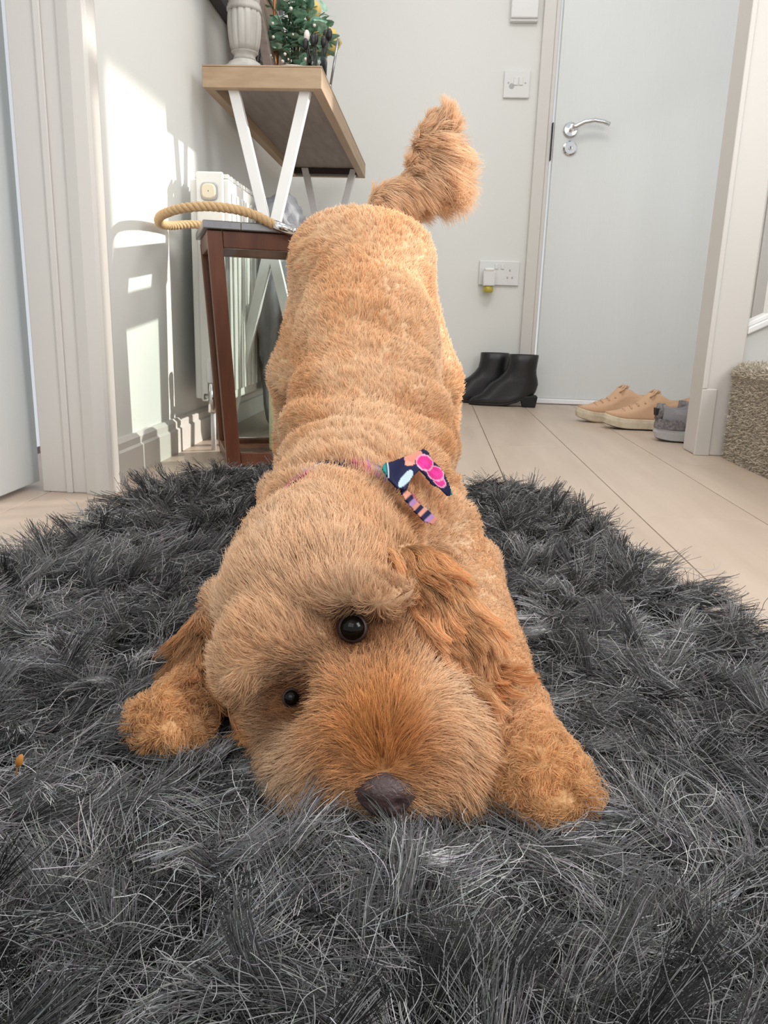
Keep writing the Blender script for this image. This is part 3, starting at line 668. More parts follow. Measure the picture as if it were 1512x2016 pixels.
ell((PL[0], PL[1]+.006, .039), (.018, .018, .014), .01)
# tail core: base behind the rump, swings right, then up
TB = V(760, 400, 1.19); T1 = V(812, 376, 1.20); T2 = V(850, 344, 1.21); T3 = V(856, 292, 1.21); T4 = V(862, 244, 1.21)
TAIL = [np.array([RU[0]+.02, 1.16, .40]), TB, T1, T2, T3, T4]
chain(TAIL, [.03, .017, .015, .017, .018, .013], .02)
# ears
E0 = V(785, 1100, .520); E1 = V(832, 1170, .498); E2 = V(884, 1245, .476); E3 = V(912, 1292, .466)
EARR = [E0, E1, E2, E3]
chain(EARR, [.014, .019, .019, .012], .010)
F0 = V(440, 1180, .54); F1 = V(418, 1290, .515); F2 = V(448, 1375, .49); F3 = V(505, 1430, .468)
for q_, z_ in ((F2, .040), (F3, .036)): q_[2] = max(q_[2], z_)
EARL = [F0, F1, F2, F3]
chain(EARL, [.014, .020, .021, .013], .010)
# eyes
SOCK = []; GR0 = np.array([9., 9, 9]); GR1 = np.array([9., 9, 9.1])

def unit(a): return a/(np.linalg.norm(a, axis=-1, keepdims=True)+1e-9)
def sdf(P):
    d = None
    for kd_, a, b, c_, e_, k in prims:
        if kd_ == 'c':
            ba = b-a; pa = P-a; h = np.clip((pa@ba)/(ba@ba), 0, 1); q = np.linalg.norm(pa-h[:, None]*ba, axis=1)-(c_+(e_-c_)*h)
        else:
            pa = (P-a); k0_ = np.linalg.norm(pa/b, axis=1); k1_ = np.linalg.norm(pa/(b*b), axis=1)+1e-9; q = k0_*(k0_-1)/k1_
        if d is None: d = q
        else:
            h = np.clip(.5+.5*(d-q)/k, 0, 1); d = d*(1-h)+q*h-k*h*(1-h)
    # eye sockets
    for e, r in SOCK:
        q = -(np.linalg.norm(P-e, axis=1)-r); k = .010
        h = np.clip(.5-.5*(d-q)/k, 0, 1)     # smooth max
        d = d*(1-h)+q*h+k*h*(1-h)
    ge = [GR0, GR1]; ba = GR1-GR0; pa = P-GR0; h = np.clip((pa@ba)/(ba@ba), 0, 1); q = -(np.linalg.norm(pa-h[:, None]*ba, axis=1)-.0075); k = .007
    h = np.clip(.5-.5*(d-q)/k, 0, 1); d = d*(1-h)+q*h+k*h*(1-h)
    # skin folds over the withers and along the flanks
    t = P[:, 1]*.82+P[:, 2]*.57
    env = np.exp(-((P[:, 1]-.80)/.10)**2)*np.clip((P[:, 2]-.06)/.05, 0, 1)
    arch = t-.9*(P[:, 0]-SP[1][0])**2*6
    d = d-.0100*env*(.65+.5*np.sin(P[:, 0]*31+P[:, 1]*17))*np.sin(arch*2*PI/.052+1.6*np.sin(P[:, 0]*23+1)+1.2*np.sin(P[:, 1]*19))
    env2 = np.exp(-((P[:, 1]-.645)/.05)**2)*np.clip((P[:, 2]-.10)/.03, 0, 1)
    d = d-.0080*env2*np.sin((P[:, 1]-3.0*(P[:, 0]-.0)**2)*2*PI/.040)
    return d
def grad(P, h=.0012):
    g = np.stack([sdf(P+e)-sdf(P-e) for e in np.eye(3)*h], 1); return g/(np.linalg.norm(g, axis=1, keepdims=True)+1e-9)
def march(px, py, off):
    d = unit(ray(px, py)); t = .40
    for _ in range(90):
        h = float(sdf((CAM+d*t)[None])[0])-off
        if h < .0003: break
        t += h*.75
    return CAM+d*t
_g0 = march(770, 1140, 0); _g1 = march(900, 1318, 0); GR0 = _g0+unit(CAM-_g0)*.002; GR1 = _g1+unit(CAM-_g1)*.002
EYR = march(694, 1236, 0); EYL = march(574, 1374, 0)
SOCK = [(EYR+unit(CAM-EYR)*.003, .0125), (EYL+unit(CAM-EYL)*.005, .0175)]
EYR = EYR-unit(CAM-EYR)*.0050; EYL = EYL-unit(CAM-EYL)*.0115
def march_many(xy, off):
    d = unit(np.array([ray(x, y) for x, y in xy])); t = np.full(len(d), .40); off = np.asarray(off, float)
    for _ in range(45): t += np.clip(sdf(CAM+d*t[:, None])-off, -.01, .2)*.8
    return CAM+d*t[:, None]
def blob_mesh():
    bm = bmesh.new()
    def ball(c, r):
        mm = Matrix.Translation(Vector(c)) @ Matrix.Diagonal((*[float(x) for x in (r if hasattr(r, '__len__') else (r, r, r))], 1)); bmesh.ops.create_icosphere(bm, subdivisions=3, radius=1, matrix=mm)
    for kd_, a, b, c_, e_, k in prims:
        if kd_ == 'e': ball(a, b*1.01)
        else:
            n = max(2, int(np.linalg.norm(b-a)/(.35*min(c_, e_)))+1)
            for i in range(n+1): t = i/n; ball(a+(b-a)*t, (c_+(e_-c_)*t)*1.01)
    me = bpy.data.meshes.new('tmp'); bm.to_mesh(me); bm.free(); o = bpy.data.objects.new('tmp', me); C.objects.link(o)
    md = o.modifiers.new('r', 'REMESH'); md.mode = 'VOXEL'; md.voxel_size = .0050
    dg = bpy.context.evaluated_depsgraph_get(); ev = o.evaluated_get(dg); m2 = ev.to_mesh()
    v = np.empty(len(m2.vertices)*3); m2.vertices.foreach_get('co', v); v = v.reshape(-1, 3)
    f = [list(p.vertices) for p in m2.polygons]
    ev.to_mesh_clear(); bpy.data.objects.remove(o); bpy.data.meshes.remove(me); return v, f
v, f = blob_mesh()
for _ in range(7):
    d = sdf(v); v = v-grad(v)*np.clip(d, -.012, .012)[:, None]*.8
v[:, 2] = np.maximum(v[:, 2], .016)

# coat colours (linear)
LIGHT = np.array([.97, .725, .50]); MID = np.array([.84, .505, .26]); DARK = np.array([.42, .18, .06]); PALE = np.array([.96, .74, .52])
def nz3(P, s, seed=0):
    """cheap smooth noise in -1..1"""
    o = np.zeros(len(P)); r = np.random.default_rng(seed)
    for i in range(5):
        k = r.normal(0, 1, 3)*s*(1+.35*i); o += np.sin(P@k+r.uniform(0, 6.28))*(.75**i)
    return o/2.2
def gauss(P, c, r): return np.exp(-(np.linalg.norm((P-c)/r, axis=1))**2)
def seg_d(P, pts):
    best = np.full(len(P), 1e9); par = np.zeros(len(P))
    for i in range(len(pts)-1):
        a, b = pts[i], pts[i+1]; ba = b-a; h = np.clip((P-a)@ba/(ba@ba), 0, 1); q = np.linalg.norm(P-a-h[:, None]*ba, axis=1)
        mk = q < best; best[mk] = q[mk]; par[mk] = (i+h[mk])/(len(pts)-1)
    return best, par
EARC = V(872, 1240, .47)
def coat(P):
    n = nz3(P, 28, 1)*.5+.5; n2 = nz3(P, 90, 2)*.5+.5
    nb = np.clip(.5+.75*(nz3(P*np.array([[1., .55, .55]]), 42, 77)), 0, 1)*.6+.3*n; c = LIGHT[None]*(1-nb[:, None])+MID[None]*nb[:, None]
    def mixc(c, col, w_): w_ = np.clip(w_, 0, 1)[:, None]; return c*(1-w_)+col*w_
    c = mixc(c, MID, .30*gauss(P, np.array([SP[2][0]+.01, .95, .33]), .09))
    c = mixc(c, np.array([.78, .39, .13]), 1.0*gauss(P, V(740, 1430, .375), np.array([.030, .05, .036])))
    c = mixc(c, np.array([.50, .19, .05]), .9*gauss(P, V(775, 1500, .36), np.array([.034, .04, .022])))
    c = mixc(c, PALE, 1.*gauss(P, V(560, 1500, .40), np.array([.022, .05, .035])))
    c = mixc(c, PALE, .9*gauss(P, V(895, 1370, .43), np.array([.022, .05, .035])))
    c = mixc(c, PALE, .9*gauss(P, V(450, 1300, .47), np.array([.02, .05, .05])))
    c = mixc(c, np.array([.55, .27, .12]), .6*gauss(P, V(615, 1330, .45), np.array([.020, .04, .022])))
    c = mixc(c, LIGHT, .7*gauss(P, V(560, 1130, .46), np.array([.05, .08, .035])))
    c = mixc(c, np.array([.60, .31, .14]), .7*gauss(P, V(745, 1265, .43), np.array([.020, .03, .013])))  # shade under the brow beside the eye, mixed into the coat colour
    for e in (EYR, EYL): c = mixc(c, np.array([.06, .025, .018]), 1.6*gauss(P, e+np.array([.001, 0, -.003]), .0180)); c = mixc(c, np.array([.42, .19, .08]), .75*gauss(P, e+np.array([.004, 0, -.006]), .028))
    dg_, _ = seg_d(P, [GR0, GR1]); c = mixc(c, np.array([.30, .12, .045]), .75*np.exp(-(dg_/.010)**2))  # crease shade between ear and face, painted into the coat
    for pw_ in (PR, PL): c = mixc(c, np.array([.86, .52, .25]), .95*gauss(P, pw_+np.array([0, -.012, 0]), .045))
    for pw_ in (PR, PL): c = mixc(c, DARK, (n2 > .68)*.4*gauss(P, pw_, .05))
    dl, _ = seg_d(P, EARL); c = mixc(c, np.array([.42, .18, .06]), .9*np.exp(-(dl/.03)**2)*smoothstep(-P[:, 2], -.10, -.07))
    dr, _ = seg_d(P, EARR); c = mixc(c, np.array([.55, .29, .12]), .8*np.exp(-(dr/.024)**2))
    dt, _ = seg_d(P, TAIL[1:]); c = mixc(c, np.array([.95, .74, .57]), .85*np.exp(-(dt/.05)**2))
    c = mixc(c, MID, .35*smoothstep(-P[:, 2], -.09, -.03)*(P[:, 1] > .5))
    return c
dog = thing('dog', (0, 0, 0), 'golden curly-coated dog in a play bow, nose pressed into the grey shaggy rug', 'dog')
body = obj('body', (v.tolist(), f), M['skin'], dog, smooth=True)
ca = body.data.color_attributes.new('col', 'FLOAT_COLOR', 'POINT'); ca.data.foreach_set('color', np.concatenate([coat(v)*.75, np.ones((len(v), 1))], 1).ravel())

# surface samples
body.data.calc_loop_triangles(); nt_ = len(body.data.loop_triangles); tri = np.empty(nt_*3, int); body.data.loop_triangles.foreach_get('vertices', tri); tri = tri.reshape(-1, 3)
A_, B_, C_ = v[tri[:, 0]], v[tri[:, 1]], v[tri[:, 2]]; cr3 = np.cross(B_-A_, C_-A_); area = np.linalg.norm(cr3, axis=1)/2; cen = (A_+B_+C_)/3
view = (CAM-cen); view /= np.linalg.norm(view, axis=1, keepdims=True); fac = (cr3/(area[:, None]*2+1e-12)*view).sum(1)
dist = np.linalg.norm(CAM-cen, axis=1)
wt = area*np.where(fac > -.25, 1., .22)*np.clip((.62/dist)**2, .30, 2.0)*(cen[:, 2] > .019)
def sample(n, wgt):
    i = rng.choice(len(wgt), n, p=wgt/wgt.sum()); u = rng.random(n); w_ = rng.random(n); sw = u+w_ > 1; u[sw] = 1-u[sw]; w_[sw] = 1-w_[sw]
    return A_[i]+(B_-A_)[i]*u[:, None]+(C_-A_)[i]*w_[:, None]
def grow(P, N, D, L, lift, K=6, curl=0., curlf=3., wob=.18, droop=.0, clump=0., cd_=.006, rad=.00016, cexp=1.3, seed=0, curlc=None):
    """strands: start along the normal, bend over to the comb direction D"""
    n = len(P); D = D-N*(D*N).sum(1, keepdims=True); D = unit(D); S_ = np.cross(N, D)
    s = np.linspace(0, 1, K); pts = np.zeros((n, K, 3)); pts[:, 0] = P-N*.0008; cur = pts[:, 0].copy()
    r = rng.normal(0, wob, (n, 3)); ph = rng.uniform(0, 6.28, n)
    for k in range(1, K):
        t = (k-.5)/(K-1); b = 1-(1-t)**1.6
        lf = (lift*(1-b)+.10*lift)[:, None] if hasattr(lift, '__len__') else lift*(1-b)+.12*lift
        d = N*lf+D*(.25+1.0*b)+r*(.4+t); d[:, 2] -= droop*t
        cur = cur+unit(d)*(L/(K-1))[:, None]; pts[:, k] = cur
    if curl is not None and np.any(curl):
        cc = (curlc if curlc is not None else ph)
        for k in range(1, K):
            t = s[k]; amp = (curl*t)[:, None] if hasattr(curl, '__len__') else curl*t
            pts[:, k] += amp*(np.cos(cc+curlf*6.28*t)[:, None]*S_+np.sin(cc+curlf*6.28*t)[:, None]*N)
    if clump:
        m = max(8, int(n*cd_)); idx = rng.choice(n, m, replace=False); kd = kdtree.KDTree(m)
        for j, q in enumerate(P[idx]): kd.insert(q, j)
        kd.balance(); ne = np.array([kd.find(q)[1] for q in P]); g = pts[idx][ne]
        md = np.linalg.norm(P-P[idx][ne], axis=1); cl = clump*np.clip(1-(md/.03), 0, 1)
        for k in range(1, K): pts[:, k] += (g[:, k]-pts[:, k])*(cl*s[k]**cexp)[:, None]
    rr = np.ones((n, 1))*np.array([1-.65*t**2 for t in s])[None]; rr *= (rad*rng.uniform(.75, 1.25, n) if not hasattr(rad, '__len__') else rad)[:, None]
    return pts, rr
n = 150000
P = sample(n, wt); N = grad(P)
keep = np.ones(n, bool)
for e, r in ((EYR, .0082), (EYL, .004), (NOSE, .0100)): keep &= np.linalg.norm(P-e, axis=1) > r
keep &= P[:, 2] > .019
P, N = P[keep], N[keep]; n = len(P)
# comb field
head = smoothstep(-P[:, 1], -.60, -.54)*(1-smoothstep(seg_d(P, [SR, ER, WR, PR])[0]-seg_d(P, [SK, MZ])[0], -.01, .01)*0)
dR, tR = seg_d(P, [ER, WR, PR]); dL, tL = seg_d(P, [EL, WLg, PL]); legR = np.exp(-(dR/.040)**4); legL = np.exp(-(dL/.040)**4)
dh = np.minimum(np.linalg.norm(P-SK, axis=1)/.075, np.linalg.norm(P-MZ, axis=1)/.068); hd_ = 1-smoothstep(dh, .95, 1.25)
hd_ = hd_*(1-(legR > .35)*(dh > .9))
D = np.tile(np.array([0, .75, .45]), (n, 1))+np.stack([(P[:, 0]-.0)*1.5, 0*P[:, 0], -np.abs(P[:, 0])*2], 1)   # back: towards the tail, parting to both flanks
D += .35*np.stack([nz3(P, 26, 5), nz3(P, 26, 6), nz3(P, 26, 7)], 1)
FORE = V(655, 1300, .44)
away = unit(P-(NOSE+np.array([0, .0, .012])))                       # face: radiating from the nose bridge
dn = np.linalg.norm(P-MZ, axis=1)
Dh = away+.30*np.stack([nz3(P, 40, 8), nz3(P, 40, 9), nz3(P, 40, 10)], 1); 
Dh[:, 2] -= 1.1*smoothstep(.09-np.linalg.norm(P-MZ, axis=1), 0, .05)*smoothstep(np.abs(P[:, 0]-NOSE[0]), .012, .035)  # beard falls down
D = D*(1-hd_[:, None])+Dh*hd_[:, None]*1.3
for leg, a, b in ((legR, ER, PR), (legL, EL, PL)):
    dd = unit(b-a)[None]+.8*np.stack([nz3(P, 70, 11), nz3(P, 70, 12), nz3(P, 70, 13)], 1); w_ = (leg*(1-hd_))[:, None]; D = D*(1-w_)+dd*w_
paw = np.maximum(gauss(P, PR, .046), gauss(P, PL, .046)); paw = smoothstep(paw, .25, .6)*(1-hd_)
rr3 = np.stack([nz3(P, 150, 14), nz3(P, 150, 15), nz3(P, 150, 16)], 1)*1.6; D = D*(1-paw[:, None])+rr3*paw[:, None]
L = .0115+0*P[:, 0]; L *= (1+.18*nz3(P, 60, 20))
L = L*(1-hd_)+hd_*(.0165+.006*nz3(P, 50, 21))
mzw = smoothstep(.075-np.linalg.norm(P-MZ, axis=1), 0, .03); L = L+.006*mzw*smoothstep(np.abs(P[:, 0]-NOSE[0]), .01, .04)
for e in (EYR, EYL): L *= 1-.66*gauss(P, e+np.array([0, 0, -.006]), np.array([.022, .03, .018]))
L *= 1-.55*gauss(P, (FORE+MZ)/2+np.array([0, -.02, .01]), np.array([.018, .04, .03]))
L *= 1-.25*gauss(P, NOSE, .022)
dg_, _ = seg_d(P, [GR0, GR1]); L *= 1-.6*np.exp(-(dg_/.012)**2)
brow = np.maximum(gauss(P, V(715, 1185, .440), np.array([.030, .03, .009])), gauss(P, V(520, 1310, .440), np.array([.024, .03, .016]))); L += .0015*brow; D += .5*brow[:, None]*np.array([[0, -.6, -.8]])
L = L*(1-.35*np.maximum(legR, legL)*(1-hd_)); L = L*(1-paw)+.0075*paw
L *= rng.uniform(.7, 1.2, n)
de, te = seg_d(P, EARR); dl_, tl = seg_d(P, EARL)
earw = np.maximum(np.exp(-(de/.026)**4)*(te > .02), np.exp(-(dl_/.028)**4)*(tl > .15))
dt_, tt_ = seg_d(P, TAIL[1:]); tailw = dt_ < .030
sel = (earw < .5) & ~tailw
lift = .80-.20*hd_+.6*paw
curl = .0008+.0030*paw+.0012*np.maximum(legR, legL)
pts, rr = grow(P[sel], N[sel], D[sel], L[sel], lift[sel], K=6, curl=curl[sel], curlf=1.1, wob=.20, droop=.08, clump=.38, cd_=.035, rad=.00017*np.clip(np.linalg.norm(P[sel]-CAM, axis=1)/.5, .8, 2.4))
cc = coat(P[sel]); cc *= rng.uniform(.72, 1.25, len(cc))[:, None]; cc = cc*(1+.10*nz3(P[sel], 300, 31)[:, None])
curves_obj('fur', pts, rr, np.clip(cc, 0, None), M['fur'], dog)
# ear fringes, long and wavy
for pl_, nm, dcol, nn, ll in ((EARR, 'ear_hair', 1., 15000, .034), (EARL, 'ear_hair', .85, 9000, .030)):
    q, tq = seg_d(cen, pl_); we = area*(q < .032)*(fac > -.4)*(tq > (.0 if pl_ is EARR else .1)); P2 = sample(nn, we); N2 = grad(P2); q2, t2_ = seg_d(P2, pl_)
    ax_ = unit(pl_[-1]-pl_[0])[None]+.30*np.stack([nz3(P2, 50, 41), nz3(P2, 50, 42), nz3(P2, 50, 43)], 1)+np.array([[0, -.05, -.25]])
    ph = nz3(P2, 60, 44)*3
    pts, rr = grow(P2, N2, ax_, ll*rng.uniform(.6, 1.15, nn), .45, K=10, curl=.0022, curlf=1.0, wob=.10, droop=.05, clump=.75, cd_=.02, rad=.00017, curlc=ph, cexp=.9)
    pts[:, :, 2] = np.maximum(pts[:, :, 2], .034)
    cc = coat(P2)*dcol*rng.uniform(.6, 1.35, nn)[:, None]*np.array([[1.08, .98, .84]])*(1+.35*nz3(P2, 220, 45)[:, None]); curves_obj(nm, pts, rr, np.clip(cc, .02, None), M['fur'], dog)
# tail plume
nn = 16000; q, tq = seg_d(cen, TAIL[1:]); P2 = sample(nn, area*(q < .030)*(cen[:, 1] > 1.12)); N2 = grad(P2); q2, t2_ = seg_d(P2, TAIL[1:])
ax_ = np.stack([.75+0*t2_, 0*t2_, -.45+.50*t2_], 1)+np.array([[0, -.15, 0]])+.35*np.stack([nz3(P2, 40, 51), nz3(P2, 40, 52), nz3(P2, 40, 53)], 1)
ax_ = np.where((t2_ > .86)[:, None], ax_*.7+np.array([[-.1, 0, .45]]), ax_)
Lt = (.036+.036*np.sin(np.clip(1-t2_, 0, 1)*PI*.9))*np.where(N2[:, 0] > -.2, 1.05, .62)*rng.uniform(.6, 1.1, nn)*np.where(t2_ < .35, .75, 1)
pts, rr = grow(P2, N2, ax_, Lt, .55, K=9, curl=.002, curlf=.7, wob=.20, droop=.12, clump=.6, cd_=.03, rad=.00028, curlc=nz3(P2, 50, 54)*3, cexp=1.0)
cc = coat(P2)*np.array([[1, .98, .92]])*rng.uniform(.7, 1.3, nn)[:, None]; curves_obj('tail_hair', pts, rr, np.clip(cc, .02, None), M['fur'], dog)
# eyes, lids, nose
for e, r, nm in ((EYR, .0088, 1), (EYL, .0054, 0)):
    c_ = e
    bm = bmesh.new(); bmesh.ops.create_uvsphere(bm, u_segments=32, v_segments=20, radius=r, matrix=Matrix.Translation(Vector(c_))); ey = obj('eye', bm, M['eye'], dog, smooth=True)
    vd = Vector(unit(CAM-c_)); q_ = vd.to_track_quat('Z', 'Y').to_matrix().to_4x4(); bm = bmesh.new(); lathe(bm, [(r*.86, .50*r), (r*1.04, .42*r), (r*1.10, .10*r), (r*1.08, -.3*r)], (0, 0, 0), 28, cap=False)
    bmesh.ops.transform(bm, matrix=Matrix.Translation(Vector(c_)) @ q_, verts=bm.verts); o = obj('eyelid', bm, M['lid'], ey, smooth=True)
bm = bmesh.new(); bmesh.ops.create_icosphere(bm, subdivisions=4, radius=1)
for vt in bm.verts:
    p = vt.co.copy(); x, y, z = p
    w_ = 1-.18*max(0, -z); d = 1.0
    for sx in (-1, 1): d -= .28*math.exp(-(((x-sx*.48)/.20)**2+((z+.12)/.22)**2))*(y < 0)
    d -= .10*math.exp(-(x/.08)**2)*(z < .2)*(y < 0)
    vt.co = Vector((NOSE[0]+x*.0178*w_*d, NOSE[1]+.004+y*.0150*d, NOSE[2]-.001+z*.0150*d))
obj('nose', bm, M['nose'], dog, smooth=True)
# collar and bow, laid over the coat (points found on the body surface)
cpx = [(538, 1010), (552, 985), (575, 955), (606, 930), (640, 916), (680, 912), (720, 918), (755, 935), (790, 965), (815, 992), (840, 1015), (862, 1032)]
rows = []
for i, (x, y) in enumerate(cpx):
    p = march(x, y, -.0015); g = grad(p[None])[0]; nx = np.array(cpx[min(i+1, len(cpx)-1)])-np.array(cpx[max(i-1, 0)]); 
    rows.append((p, g))
NAVY = np.array([.010, .012, .05]); PINK = np.array([.62, .035, .24]); PEACH = np.array([.62, .27, .20]); TEAL = np.array([.01, .22, .20]); ICE = np.array([.50, .62, .68]); LIL = np.array([.40, .22, .42])
verts, faces, cols = [], [], []
for i, (p, g) in enumerate(rows):
    t = unit(rows[min(i+1, len(rows)-1)][0]-rows[max(i-1, 0)][0]); s_ = np.cross(t, g)
    for j in range(5):
        verts.append(p+s_*(j-2)*.0042+g*(.003 if 0 < j < 4 else -.002)); cols.append([NAVY, PINK, NAVY, PEACH, ICE, NAVY, LIL][(i*3+j*2) % 7])
for i in range(len(rows)-1):
    for j in range(4): a = i*5+j; faces.append((a, a+1, a+6, a+5))
col_ = obj('collar', (np.array(verts).tolist(), faces), M['fabric'], dog, smooth=True); md = col_.modifiers.new('s', 'SOLIDIFY'); md.thickness = .0012
ca = col_.data.color_attributes.new('col', 'FLOAT_COLOR', 'POINT'); ca.data.foreach_set('color', np.concatenate([np.array(cols), np.ones((len(cols), 1))], 1).ravel())
def inpoly(x, y, P_):
    c = False; j = len(P_)-1
    for i in range(len(P_)):
        if (P_[i][1] > y) != (P_[j][1] > y) and x < (P_[j][0]-P_[i][0])*(y-P_[i][1])/(P_[j][1]-P_[i][1])+P_[i][0]: c = not c
        j = i
    return c
def patch(name, poly, off, colour, step=4, fold=0.):
    xs_ = [p[0] for p in poly]; ys_ = [p[1] for p in poly]; idx = {}; vs_, fs_, cs_, of_ = [], [], [], []
    x0, y0 = min(xs_), min(ys_); nx, ny = int((max(xs_)-x0)/step)+2, int((max(ys_)-y0)/step)+2
    def vid(i, j):
        if (i, j) not in idx:
            x, y = x0+i*step, y0+j*step; idx[(i, j)] = len(vs_); vs_.append((x, y)); of_.append(off+fold*math.sin(x*.09+y*.05)); cs_.append(colour(x, y))
        return idx[(i, j)]
    for i in range(nx):
        for j in range(ny):
            if inpoly(x0+(i+.5)*step, y0+(j+.5)*step, poly): fs_.append((vid(i, j), vid(i+1, j), vid(i+1, j+1), vid(i, j+1)))
    vs_ = march_many(vs_, of_)
    o = obj(name, (vs_.tolist(), fs_), M['fabric'], dog, smooth=True); md = o.modifiers.new('s', 'SOLIDIFY'); md.thickness = .0014
    ca = o.data.color_attributes.new('col', 'FLOAT_COLOR', 'POINT'); ca.data.foreach_set('color', np.concatenate([np.array(cs_), np.ones((len(cs_), 1))], 1).ravel()); return o
def print_(x, y):
    def e(cx, cy, rx, ry, rot=0):
        a = math.radians(rot); u, v_ = (x-cx)*math.cos(a)+(y-cy)*math.sin(a), -(x-cx)*math.sin(a)+(y-cy)*math.cos(a); return (u/rx)**2+(v_/ry)**2
    if x < 760 or x > 884: return TEAL
    if 761 <= x < 764: return ICE
    for (cx, cy, rx, ry, r) in ((835, 912, 16, 15, 40), (855, 932, 20, 13, 35), (862, 945, 18, 10, 50)):
        q = e(cx, cy, rx, ry, r)
        if q < .80: return PINK*(1. if e(cx, cy, rx*.45, ry*.35, r) > 1 else 1.3)
        if q < 1.1: return np.array([.75, .35, .50])
    if e(812, 899, 20, 10, -15) < 1: return PEACH
    if e(806, 912, 12, 8, 0) < 1: return PEACH*1.15
    if e(798, 945, 22, 9, -50) < 1: return ICE
    return NAVY
def print2(x, y):
    k = int((x+y)/13) % 5; return [NAVY, PEACH, NAVY, LIL, PEACH][k]
bw = patch('bow', [(752, 925), (756, 916), (795, 900), (833, 886), (842, 890), (848, 904), (862, 918), (876, 938), (884, 958), (888, 974), (880, 976), (866, 962), (850, 955), (838, 940), (826, 926), (814, 936), (806, 950), (798, 966), (782, 962), (764, 944)], .016, print_, 2, .003)
bt = patch('bow_tail', [(786, 964), (800, 966), (820, 990), (846, 1008), (860, 1024), (850, 1032), (832, 1026), (812, 1004), (796, 984)], .013, print2, 2, .002)

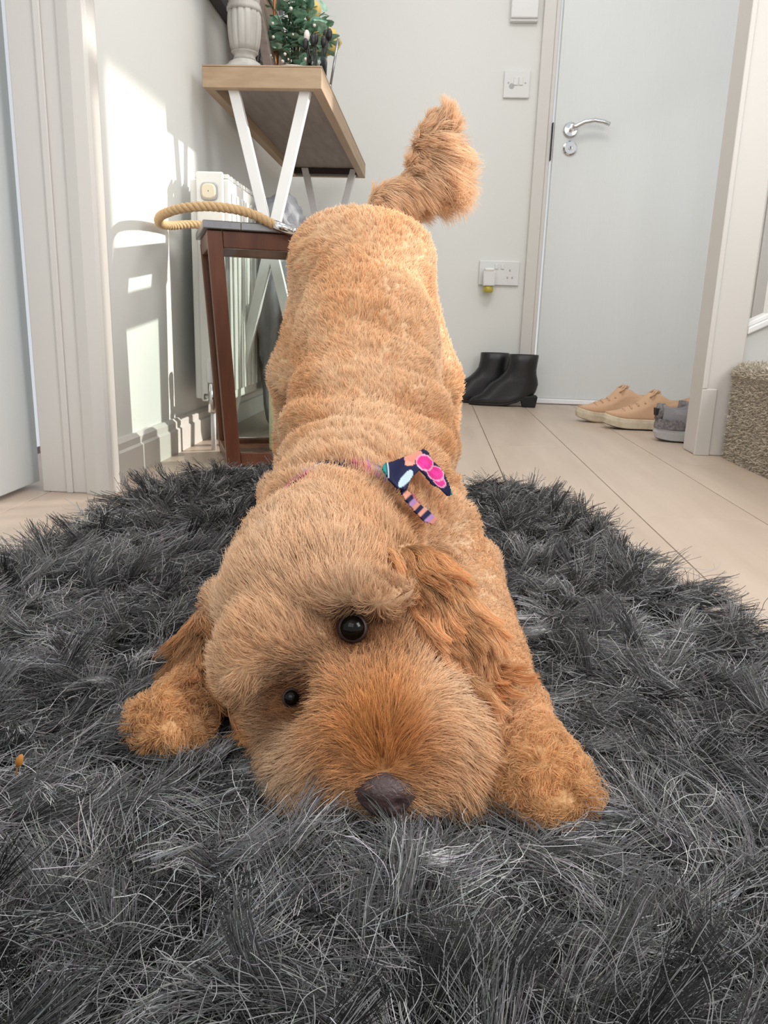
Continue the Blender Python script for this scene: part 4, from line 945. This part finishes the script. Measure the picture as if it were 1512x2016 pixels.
# ------------------------------------------------------------------ rug
rug = thing('shaggy_rug', (0, 0, 0), 'dark grey long-pile shaggy rug under the dog', 'rug')
RP = [(-.42, 1.345), (.10, 1.315), (.185, 1.27), (.25, 1.0), (.30, .66), (.40, .10), (.46, -.30), (-.52, -.30), (-.47, .5), (-.455, .80), (-.45, 1.15)]
bm = bmesh.new(); prism(bm, RP, .001, .010, ax=(0, 1)); obj('backing', bm, M['backing'], rug)
def fibres(name, seed, region, spacing, nf, Lr, rad, tone_mu, K=8, splay=.35, layv=1.15):
    r = np.random.default_rng(seed); x0, x1, y0, y1 = region
    gx, gy = np.meshgrid(np.arange(x0, x1, spacing), np.arange(y0, y1, spacing)); g = np.stack([gx.ravel(), gy.ravel()], 1)+r.uniform(-.5, .5, (gx.size, 2))*spacing
    g = g[[inpoly(a, b, RP) for a, b in g]]
    # tufts that would stand inside the dog are pressed flat and left out
    z3 = np.concatenate([g, np.full((len(g), 1), .034)], 1); nearm = np.ones(len(g), bool); sd = sdf(z3); g = g[sd > -.002]; sd = sd[sd > -.002]; m = len(g)
    P3 = np.concatenate([g, np.zeros((m, 1))], 1)
    ang = 2.2*nz3(P3, 13, seed+1)+1.6*nz3(P3, 45, seed+2)+r.normal(0, .75, m)+PI*.5*(r.random(m) < .12)
    lay = layv*np.clip(1+.08*nz3(P3, 30, seed+3)+r.normal(0, .10, m), .6, 1.25); lay[r.random(m) < .07] *= .45; t0 = r.uniform(.12, .40, m)
    LL = r.uniform(*Lr, m); tone = np.clip(tone_mu*(.85+.6*nz3(P3, 24, seed+4)+r.normal(0, .60, m)), .16*tone_mu, 3*tone_mu)
    tot = m*nf; ti = np.repeat(np.arange(m), nf)
    base = np.zeros((tot, 3)); rr_ = r.normal(0, .0030, (tot, 2)); base[:, :2] = g[ti]+rr_; base[:, 2] = .009
    A = ang[ti]+r.normal(0, splay, tot); dirh = np.stack([np.cos(A), np.sin(A), 0*A], 1); side = np.stack([-np.sin(A), np.cos(A), 0*A], 1)
    ly = lay[ti]*r.uniform(.8, 1.25, tot); Lf = LL[ti]*r.uniform(.72, 1.08, tot)
    pts = np.zeros((tot, K, 3)); pts[:, 0] = base; cur = base.copy(); th = np.zeros(tot)
    stray = r.random(tot) < .14
    bend = r.normal(0, 1, tot)*np.where(stray, 1.6, .16)+np.repeat(r.normal(0, .8, m), nf); w1 = r.normal(0, 1, (tot, 3)); fq = r.uniform(2, 5, tot); ph = r.uniform(0, 6.28, tot)
    for k in range(1, K):
        t = k/(K-1); th = ly*np.minimum(1, t/t0[ti])**.8*1.08
        hd3 = dirh*np.cos(bend*t)[:, None]+side*np.sin(bend*t)[:, None]
        d = hd3*np.sin(np.minimum(th, 1.78))[:, None]+np.array([[0, 0, 1.]])*np.cos(np.minimum(th, 1.78))[:, None]+w1*(.09+.33*stray)[:, None]*np.sin(fq*t*3+ph)[:, None]
        cur = cur+unit(d)*(Lf/(K-1))[:, None]; cur[:, 2] = np.maximum(cur[:, 2], .011+.003*((ti*7) % 5)); pts[:, k] = cur
    zc = .013+.004*((ti*7) % 4)+.45*np.clip(sd[ti], 0, None); pts[:, :, 2] = np.minimum(pts[:, :, 2], zc[:, None])
    # push fibres out of the dog
    flat = pts.reshape(-1, 3); near = np.where((flat[:, 2] < .09) & (flat[:, 1] > .32) & (flat[:, 1] < 1.2) & (np.abs(flat[:, 0]) < .3))[0]
    q = flat[near]; sq = sdf(q); hit = sq < .004; qi = near[hit]
    if len(qi): gq = grad(flat[qi]); gq[:, 2] *= .3; gq = unit(gq); flat[qi] += gq*(.005-sq[hit])[:, None]; flat[:, 2] = np.maximum(flat[:, 2], .011)
    pts = flat.reshape(tot, K, 3)
    c = np.ones((tot, 3))*np.array([[1., .99, 1.01]])*(tone[ti]*r.uniform(.6, 1.5, tot))[:, None]
    c *= 1+.05*r.normal(0, 1, (tot, 3)); lite = (r.random(tot) < .14) | stray; c[lite] = np.maximum(c[lite]*3, tone_mu*2.6)*r.uniform(.7, 1.2, (lite.sum(), 1))
    rr2 = np.ones((tot, 1))*np.array([1]*(K-2)+[1.0, .9])[None]*rad*r.uniform(.8, 1.25, tot)[:, None]
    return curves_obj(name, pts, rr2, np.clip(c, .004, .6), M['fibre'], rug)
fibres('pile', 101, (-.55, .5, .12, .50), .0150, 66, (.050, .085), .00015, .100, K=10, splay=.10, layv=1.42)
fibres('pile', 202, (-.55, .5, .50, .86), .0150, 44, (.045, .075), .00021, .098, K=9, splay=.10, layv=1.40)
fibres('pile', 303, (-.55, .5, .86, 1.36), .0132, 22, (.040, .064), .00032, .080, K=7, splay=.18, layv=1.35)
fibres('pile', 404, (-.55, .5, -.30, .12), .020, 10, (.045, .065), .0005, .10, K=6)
# small amber crumb caught in the pile
c = flo(34, 1512, .040)
cb = thing('dry_leaf', (c[0], c[1], c[2]), 'tiny curled amber leaf caught in the rug at the left edge', 'leaf')
bm = bmesh.new(); leafbm(bm, Vector((0, 0, 0)), Vector((.3, .2, 1)), Vector((0, -1, 0)), .0085, .0042); o = obj('blade', bm, mat('amber_leaf', (.42, .17, .03), .6), cb, smooth=True); md = o.modifiers.new('s', 'SOLIDIFY'); md.thickness = .0006
bm = bmesh.new(); tube(bm, [(0, 0, 0), (-.001, 0, -.004)], .0005, 5); obj('stalk', bm, mat('amber_stalk', (.3, .14, .04), .7), cb)
